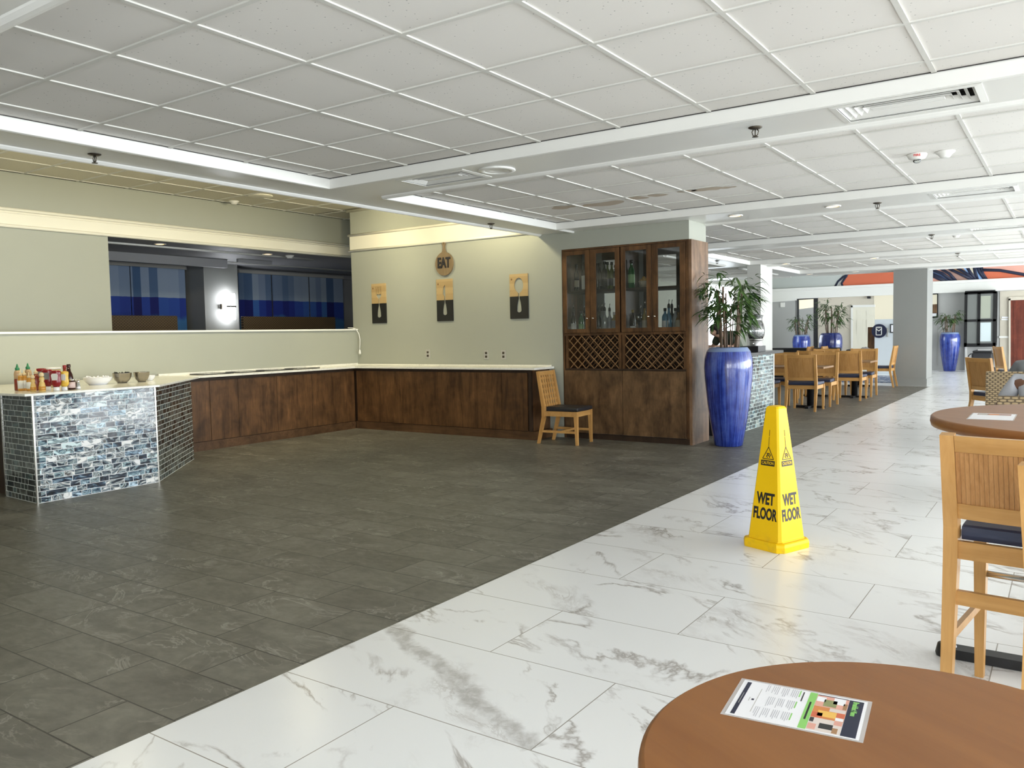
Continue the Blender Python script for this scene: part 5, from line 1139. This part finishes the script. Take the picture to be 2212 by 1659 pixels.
def vent(lab, cx, cy, lx, ly, z=ZB):
    o = thing('air_vent', lab, 'vent', (cx, cy, z), 0, 'ceiling air vents'); b = MB()
    def ring(hx0, hy0, z0, hx1, hy1, z1, t=.0035):
        A = [b.bm.verts.new((sx*hx0, sy*hy0, z0)) for sx, sy in ((-1, -1), (1, -1), (1, 1), (-1, 1))]; B = [b.bm.verts.new((sx*hx1, sy*hy1, z1)) for sx, sy in ((-1, -1), (1, -1), (1, 1), (-1, 1))]
        A2 = [b.bm.verts.new(v.co+Vector((0, 0, t))) for v in A]; B2 = [b.bm.verts.new(v.co+Vector((0, 0, t))) for v in B]
        for k in range(4):
            j = (k+1) % 4; b.bm.faces.new((A[k], A[j], B[j], B[k])); b.bm.faces.new((A2[k], B2[k], B2[j], A2[j])); b.bm.faces.new((A[k], A2[k], A2[j], A[j])); b.bm.faces.new((B[k], B[j], B2[j], B2[k]))
    hx, hy = lx/2, ly/2
    ring(hx+.035, hy+.035, -.004, hx-.004, hy-.004, -.008); b.build('frame', 'trim_white', o)
    n = 4; st_ = (hx-.02)/(n+.3)
    for k in range(n):
        b = MB(); a = hx-.004-k*st_; c = hy-.004-k*st_; ring(a-.0, c-.0, .003, a-st_*.62, c-st_*.62, .030); b.build('louvre', 'trim_white', o)
    b = MB(); a = hx-.004-n*st_; c = hy-.004-n*st_; b.box(-max(a, .008), max(a, .008), -c, c, .002, .010); b.build('centre_blade', 'trim_white', o)
    b = MB(); b.box(-hx+.001, hx-.001, -hy+.001, hy-.001, .072, .078)
    for q in ((-hx+.001, -hx+.003, -hy+.001, hy-.001), (hx-.003, hx-.001, -hy+.001, hy-.001), (-hx+.003, hx-.003, -hy+.001, -hy+.003), (-hx+.003, hx-.003, hy-.003, hy-.001)): b.box(*q, .002, .072)
    b.build('duct', 'gap_black', o)
vent('air vent in the near cross beam, beside the round white fitting', 5.49, 4.43, .34, .66); vent('large air vent in the near cross beam, beside a sprinkler, closest to the camera', 5.49, .84, .40, .74)
vent('air vent in the second cross beam, right of its sprinkler', 9.48, .84, .36, .70); vent('air vent in the third cross beam, at the right edge of the photo', 13.15, .84, .36, .70); vent('air vent in the fourth cross beam', 16.95, .9, .36, .7)
o = thing('fire_strobe', 'white ceiling fire alarm strobe marked FIRE in red', 'alarm', (7.47, 1.07, ZT+.0005))
b = MB(); b.lathe([(.075, 0), (.076, -.010), (.062, -.038), (.03, -.046), (.004, -.047)], 32); b.build('body', 'white_plastic', o)
b = MB(); b.lathe([(.030, -.0475), (.030, -.060), (.018, -.072), (.003, -.075)], 16); b.build('strobe_lens', 'clear_glass', o)
cdir = (Vector((0, 0, 0))-Vector((7.47, 1.07, 0))).normalized(); sd = Vector((-cdir.y, cdir.x, 0))
text('FIRE', 'lettering', 'red_ink', o, .026, frame(cdir*.0735+Vector((0, 0, -.0215)), sd if sd.cross(Vector((0, 0, 1))).dot(cdir) > 0 else -sd, Vector((0, 0, 1))+cdir*.5), .0005, 1.1, .0006)
def smoke(lab, x, y, z=ZT):
    o = thing('smoke_detector', lab, 'detector', (x, y, z), 0, 'smoke detectors')
    b = MB(); b.lathe([(.072, 0), (.074, -.008), (.05, -.026), (.040, -.044), (.036, -.048), (.004, -.049)], 32); b.build('body', 'white_plastic', o); b = MB(); b.lathe([(.0412, -.036), (.0405, -.042)], 32, cap=False); b.build('vent_slot', 'gap_black', o)
smoke('white smoke detector next to the FIRE strobe', 7.50, .87); smoke('white smoke detector far down the ceiling, behind the second row of vents', 14.36, 1.5); smoke('small white detector at the top of the header wall on the left', 7.75, 10.2, 3.43)
smoke('dark-lensed detector hanging in the dim next room', 9.40, 10.95, 2.80)
# ---------------------------------------------------------------- wicker chairs and the people
def wicker_chair(lab, x, y, rz=0.0, top=.86):
    o = thing('wicker_chair', lab, 'chair', (x, y, 0), rz, 'wicker chairs by the pub tables')
    b = MB(); b.box(-.30, -.24, -.30, .30, .12, top, .012); b.build('backrest', 'wicker_tan', o)
    for s in (1, -1): b = MB(); b.box(-.235, .26, s*.27-.03, s*.27+.03, .12, .64, .012); b.build('armrest', 'wicker_tan', o)
    b = MB(); b.box(-.235, .26, -.238, .238, .12, .36, .01); b.build('seat_base', 'wicker_tan', o); b = MB(); b.box(-.23, .27, -.235, .235, .362, .44, .02); b.build('seat_cushion', 'jacket_grey', o)
    for sx, sy in ((-.26, .26), (-.26, -.26), (.23, .26), (.23, -.26)): b = MB(); b.box(sx-.02, sx+.02, sy-.02, sy+.02, 0, .119); b.build('leg', 'walnut_dark', o)
    return o
wicker_chair('tan wicker chair holding the person in pale grey, partly behind the pub table', 7.61, .17, 0, .85)
wicker_chair('tan wicker chair beyond the seated person in pale grey, nearer the walkway', 10.70, .48, 0, .885)
for lab, X_, px, py in (('pale wooden chair turned side-on behind the far wicker chair', 12.6, 2150, 752), ('pale wooden chair with a navy seat in front of the red-brown door', 19.0, 2185, 733)):
    p = onx(px, py, X_); dup(dch, (X_+.2, p.y-.05, 0), -.9 if X_ < 15 else -1.2, lab)
def skin(name, verts, edges, m, parent, root=0, sub=2):
    me = bpy.data.meshes.new(name); me.from_pydata([v[0] for v in verts], edges, []); o = bpy.data.objects.new(name, me); COL.objects.link(o)
    md = o.modifiers.new('skin', 'SKIN'); md.use_smooth_shade = True
    if not me.skin_vertices: me.attributes.new('skin', 'FLOAT', 'POINT')
    for sv, v in zip(me.skin_vertices[0].data, verts): sv.radius = v[1] if isinstance(v[1], tuple) else (v[1], v[1]); sv.use_root = False
    me.skin_vertices[0].data[root].use_root = True
    o.modifiers.new('sub', 'SUBSURF').levels = sub; o.modifiers['sub'].render_levels = sub
    me.materials.append(MATS[m]); o.parent = parent; return o
def person(lab, loc, rz, pose, sk, shirt, trousers, hair, group=None):
    o = thing('person', lab, 'person', loc, rz); J = pose; V = []; E_ = []
    def add(p, r, prev=None):
        V.append((Vector(p), r)); i = len(V)-1
        if prev is not None: E_.append((prev, i))
        return i
    pel = add(J['pelvis'], (.13, .10)); s1 = add(J['spine'], (.12, .09), pel); ch = add(J['chest'], (.135, .10), s1); nb = add(J['neck'], (.055, .055), ch); hb = add(J['jaw'], (.060, .065), nb); hd_ = add(J['head'], (.075, .090), hb); add(J['crown'], (.05, .06), hd_)
    for s in ('l', 'r'):
        sh = add(J['sh_'+s], .055, ch); el = add(J['el_'+s], .040, sh); wr = add(J['wr_'+s], .026, el)
        w = Vector(J['wr_'+s]); f = (w-Vector(J['el_'+s])).normalized(); sd = f.cross(Vector((0, 0, 1))).normalized() if abs(f.z) < .95 else Vector((0, 1, 0)); up = sd.cross(f)
        pm = add(w+f*.05, (.034, .016), wr); kn = add(w+f*.085, (.038, .013), pm)
        for k, L in enumerate((.062, .074, .078, .066)):
            a = w+f*.09+sd*(-.030+.020*k); i = add(a, .0088, kn); j = add(a+f*L*.5-up*.006, .0082, i); add(a+f*L*.9-up*.024, .0072, j)
        i = add(w+f*.045+sd*(.036 if s == 'l' else -.036), .010, pm); add(w+f*.085+sd*(.052 if s == 'l' else -.052)-up*.012, .0085, i)
        hp = add(J['hip_'+s], .088, pel); k1 = add(J['kn_'+s], .056, hp); an = add(J['an_'+s], .036, k1); a = Vector(J['an_'+s]); fw = Vector(J.get('fwd', (1, 0, 0)))
        t = add(a+fw*.10+Vector((0, 0, -.045)), (.038, .024), an); add(a+fw*.17+Vector((0, 0, -.05)), (.032, .018), t)
    h = Vector(J['head']); fw = Vector(J.get('face', (1, 0, 0))); sd = fw.cross(Vector((0, 0, 1)))
    add(h+fw*.098+Vector((0, 0, -.012)), .012, hd_)
    for s in (1, -1): add(h+sd*s*.085+Vector((0, 0, -.005)), .014, hd_)
    skin('body', V, E_, sk, o)
    def cloth(name, pts, ed, m): return skin(name, [(Vector(p), r) for p, r in pts], ed, m, o)
    mid = lambda a, b, t: Vector(a).lerp(Vector(b), t)
    cloth('shirt', [(J['pelvis'], (.165, .13)), (J['spine'], (.155, .12)), (J['chest'], (.165, .125)), (mid(J['chest'], J['neck'], .75), (.075, .075)), (J['sh_l'], .078), (mid(J['sh_l'], J['el_l'], .85), .062), (J['sh_r'], .078), (mid(J['sh_r'], J['el_r'], .85), .062)], [(0, 1), (1, 2), (2, 3), (2, 4), (4, 5), (2, 6), (6, 7)], shirt)
    cloth('trousers', [(J['pelvis'], (.17, .125)), (J['hip_l'], .105), (J['kn_l'], .074), (mid(J['kn_l'], J['an_l'], .92), .058), (J['hip_r'], .105), (J['kn_r'], .074), (mid(J['kn_r'], J['an_r'], .92), .058)], [(0, 1), (1, 2), (2, 3), (0, 4), (4, 5), (5, 6)], trousers)
    for s in ('l', 'r'):
        a = Vector(J['an_'+s]); f2 = Vector(J.get('fwd', (1, 0, 0))); cloth('shoe', [(a-f2*.03+Vector((0, 0, -.05)), (.045, .04)), (a+f2*.09+Vector((0, 0, -.055)), (.045, .034)), (a+f2*.19+Vector((0, 0, -.06)), (.036, .026))], [(0, 1), (1, 2)], 'shoe_black')
    b = MB(); hc = h+Vector((0, 0, .03))-fw*.018; rings = []
    b.lathe([(.092, -.07), (.102, -.02), (.098, .04), (.07, .085), (.03, .103), (.003, .107)], 22, (0, 0, 0))
    for v in b.bm.verts:
        d = v.co.dot(fw)
        if d > .045 and v.co.z < .035: v.co -= fw*(d-.045)
        v.co = hc+v.co
    b.build('hair', hair, o, smooth=True)
    for s in (1, -1): b = MB(); b.lathe([(.002, -.011), (.011, 0), (.002, .011)], 10, h+fw*.084+sd*s*.032+Vector((0, 0, .014))); b.build('eye', 'paper', o)
    b = MB(); b.bar(h+fw*.078-sd*.024+Vector((0, 0, -.052)), h+fw*.078+sd*.024+Vector((0, 0, -.052)), .012, .010); b.build('mouth', 'label_pink', o)
    return o
SEAT = dict(pelvis=(-.02, 0, .53), spine=(.0, 0, .69), chest=(.05, 0, .86), neck=(.09, 0, .985), jaw=(.115, 0, 1.06), head=(.13, 0, 1.13), crown=(.115, 0, 1.20), sh_l=(.05, .185, .91), sh_r=(.05, -.185, .91), el_l=(.10, .315, .69), el_r=(.10, -.25, .67), wr_l=(.34, .23, .70), wr_r=(.34, -.20, .70),
            hip_l=(.02, .095, .52), hip_r=(.02, -.095, .52), kn_l=(.44, .12, .52), kn_r=(.44, -.12, .52), an_l=(.42, .12, .09), an_r=(.42, -.12, .09))
person('seated person in a pale grey shirt with short grey hair at the right edge', (7.66, .17, .03), 0, SEAT, 'skin_brown', 'shirt_grey', 'trouser_dark', 'hair_grey')
LEAN = dict(SEAT); LEAN.update(chest=(.14, 0, .83), neck=(.24, 0, .93), jaw=(.31, 0, .97), head=(.36, 0, 1.03), crown=(.37, 0, 1.10), sh_l=(.15, .20, .88), sh_r=(.15, -.20, .88), el_l=(.26, .30, .68), el_r=(.26, -.28, .68), wr_l=(.46, .18, .72), wr_r=(.46, -.18, .72))
person('person in a dark grey top leaning forward, beyond the person in pale grey', (11.85, .35, 0), 0, LEAN, 'skin_light', 'shirt_dark', 'trouser_dark', 'hair_dark')
wicker_chair('tan wicker chair under the leaning person in the dark grey top', 11.80, .35, 0, .70)
STAND = dict(pelvis=(-.10, 0, .95), spine=(-.02, 0, 1.10), chest=(.14, 0, 1.24), neck=(.27, 0, 1.32), jaw=(.34, 0, 1.34), head=(.40, 0, 1.37), crown=(.44, 0, 1.42), sh_l=(.16, .185, 1.32), sh_r=(.16, -.185, 1.32), el_l=(.22, .27, 1.12), el_r=(.22, -.27, 1.12), wr_l=(.42, .20, 1.14), wr_r=(.42, -.20, 1.14),
             hip_l=(0, .095, .92), hip_r=(0, -.095, .92), kn_l=(.03, .10, .50), kn_r=(.03, -.10, .50), an_l=(-.02, .10, .09), an_r=(-.02, -.10, .09))
p = onx(1600, 720, 13.0); person('standing person in an olive shirt behind the mosaic bar, half hidden by bamboo', (13.0, p.y+.10, 0), radians(150), STAND, 'skin_light', 'shirt_olive', 'trouser_dark', 'hair_dark')
o = MB().box(-.12, .12, -.10, .10, 0, .035, .012).build('napkin_stack', 'paper', None, (11.35, 4.05, 1.0762)); tag(o, 'stack of white napkins on the mosaic bar beside the black box', 'napkins')
# ---------------------------------------------------------------- light
def area(name, loc, rot, sx, sy, e, c):
    l = bpy.data.lights.new(name, 'AREA'); l.shape = 'RECTANGLE'; l.size = sx; l.size_y = sy; l.energy = e; l.color = c
    o = bpy.data.objects.new(name, l); COL.objects.link(o); o.location = loc; o.rotation_euler = rot; return o
def spot(name, loc, e, c, ang=120, r=.05, rot=(0, 0, 0)):
    l = bpy.data.lights.new(name, 'SPOT'); l.energy = e; l.color = c; l.spot_size = radians(ang); l.spot_blend = .6; l.shadow_soft_size = r
    o = bpy.data.objects.new(name, l); COL.objects.link(o); o.location = loc; o.rotation_euler = rot; return o
WE = (110, 150, 200, 270, 340, 420, 440, 400, 330)
for i, (a, c) in enumerate(WINX):
    area('window_daylight', ((a+c)/2, RB-.02, 1.45), (pi/2, 0, 0), c-a-.1, 2.2, WE[i], (.90, .96, 1.0))
for a, c in FILL_WINY: area('window_daylight', (-5.02, (a+c)/2, 1.45), (0, -pi/2, 0), 2.2, c-a-.1, 240, (.93, .97, 1.0))  # fill lamps at the added windows behind the camera
w = bpy.data.worlds.new('sky'); SC.world = w; w.use_nodes = True
w.node_tree.nodes['Background'].inputs[0].default_value = (.85, .93, 1, 1); w.node_tree.nodes['Background'].inputs[1].default_value = 1.2
for x, y, e in ((8.0, 7.6, 78), (5.6, 7.4, 78), (3.2, 7.4, 72), (1.0, 7.4, 60)): spot('wall_washer', (x, y, 3.25), e, (1.0, .90, .60), 150, .08, (radians(62), 0, 0))
spot('wall_washer', (8.55, 6.55, 3.2), 60, (1.0, .90, .58), 150, .08, (0, radians(-60), 0)); spot('wall_washer', (8.3, 8.3, 3.2), 40, (1.0, .90, .60), 150, .08, (0, radians(-50), 0))
for x, e in ((6.8, 45), (4.4, 45)): spot('cove_downlight', (x, 7.9, 3.36), e, (1.0, .90, .62), 150, .08)
SC.view_settings.view_transform = 'Standard'; SC.view_settings.look = 'None'; SC.view_settings.gamma = 1; SC.view_settings.use_curve_mapping = False
SC.view_settings.exposure = 0.18
SC.cycles.use_denoising = True; SC.cycles.max_bounces = 10; SC.cycles.diffuse_bounces = 6
SC.cycles.sample_clamp_indirect = 6.0
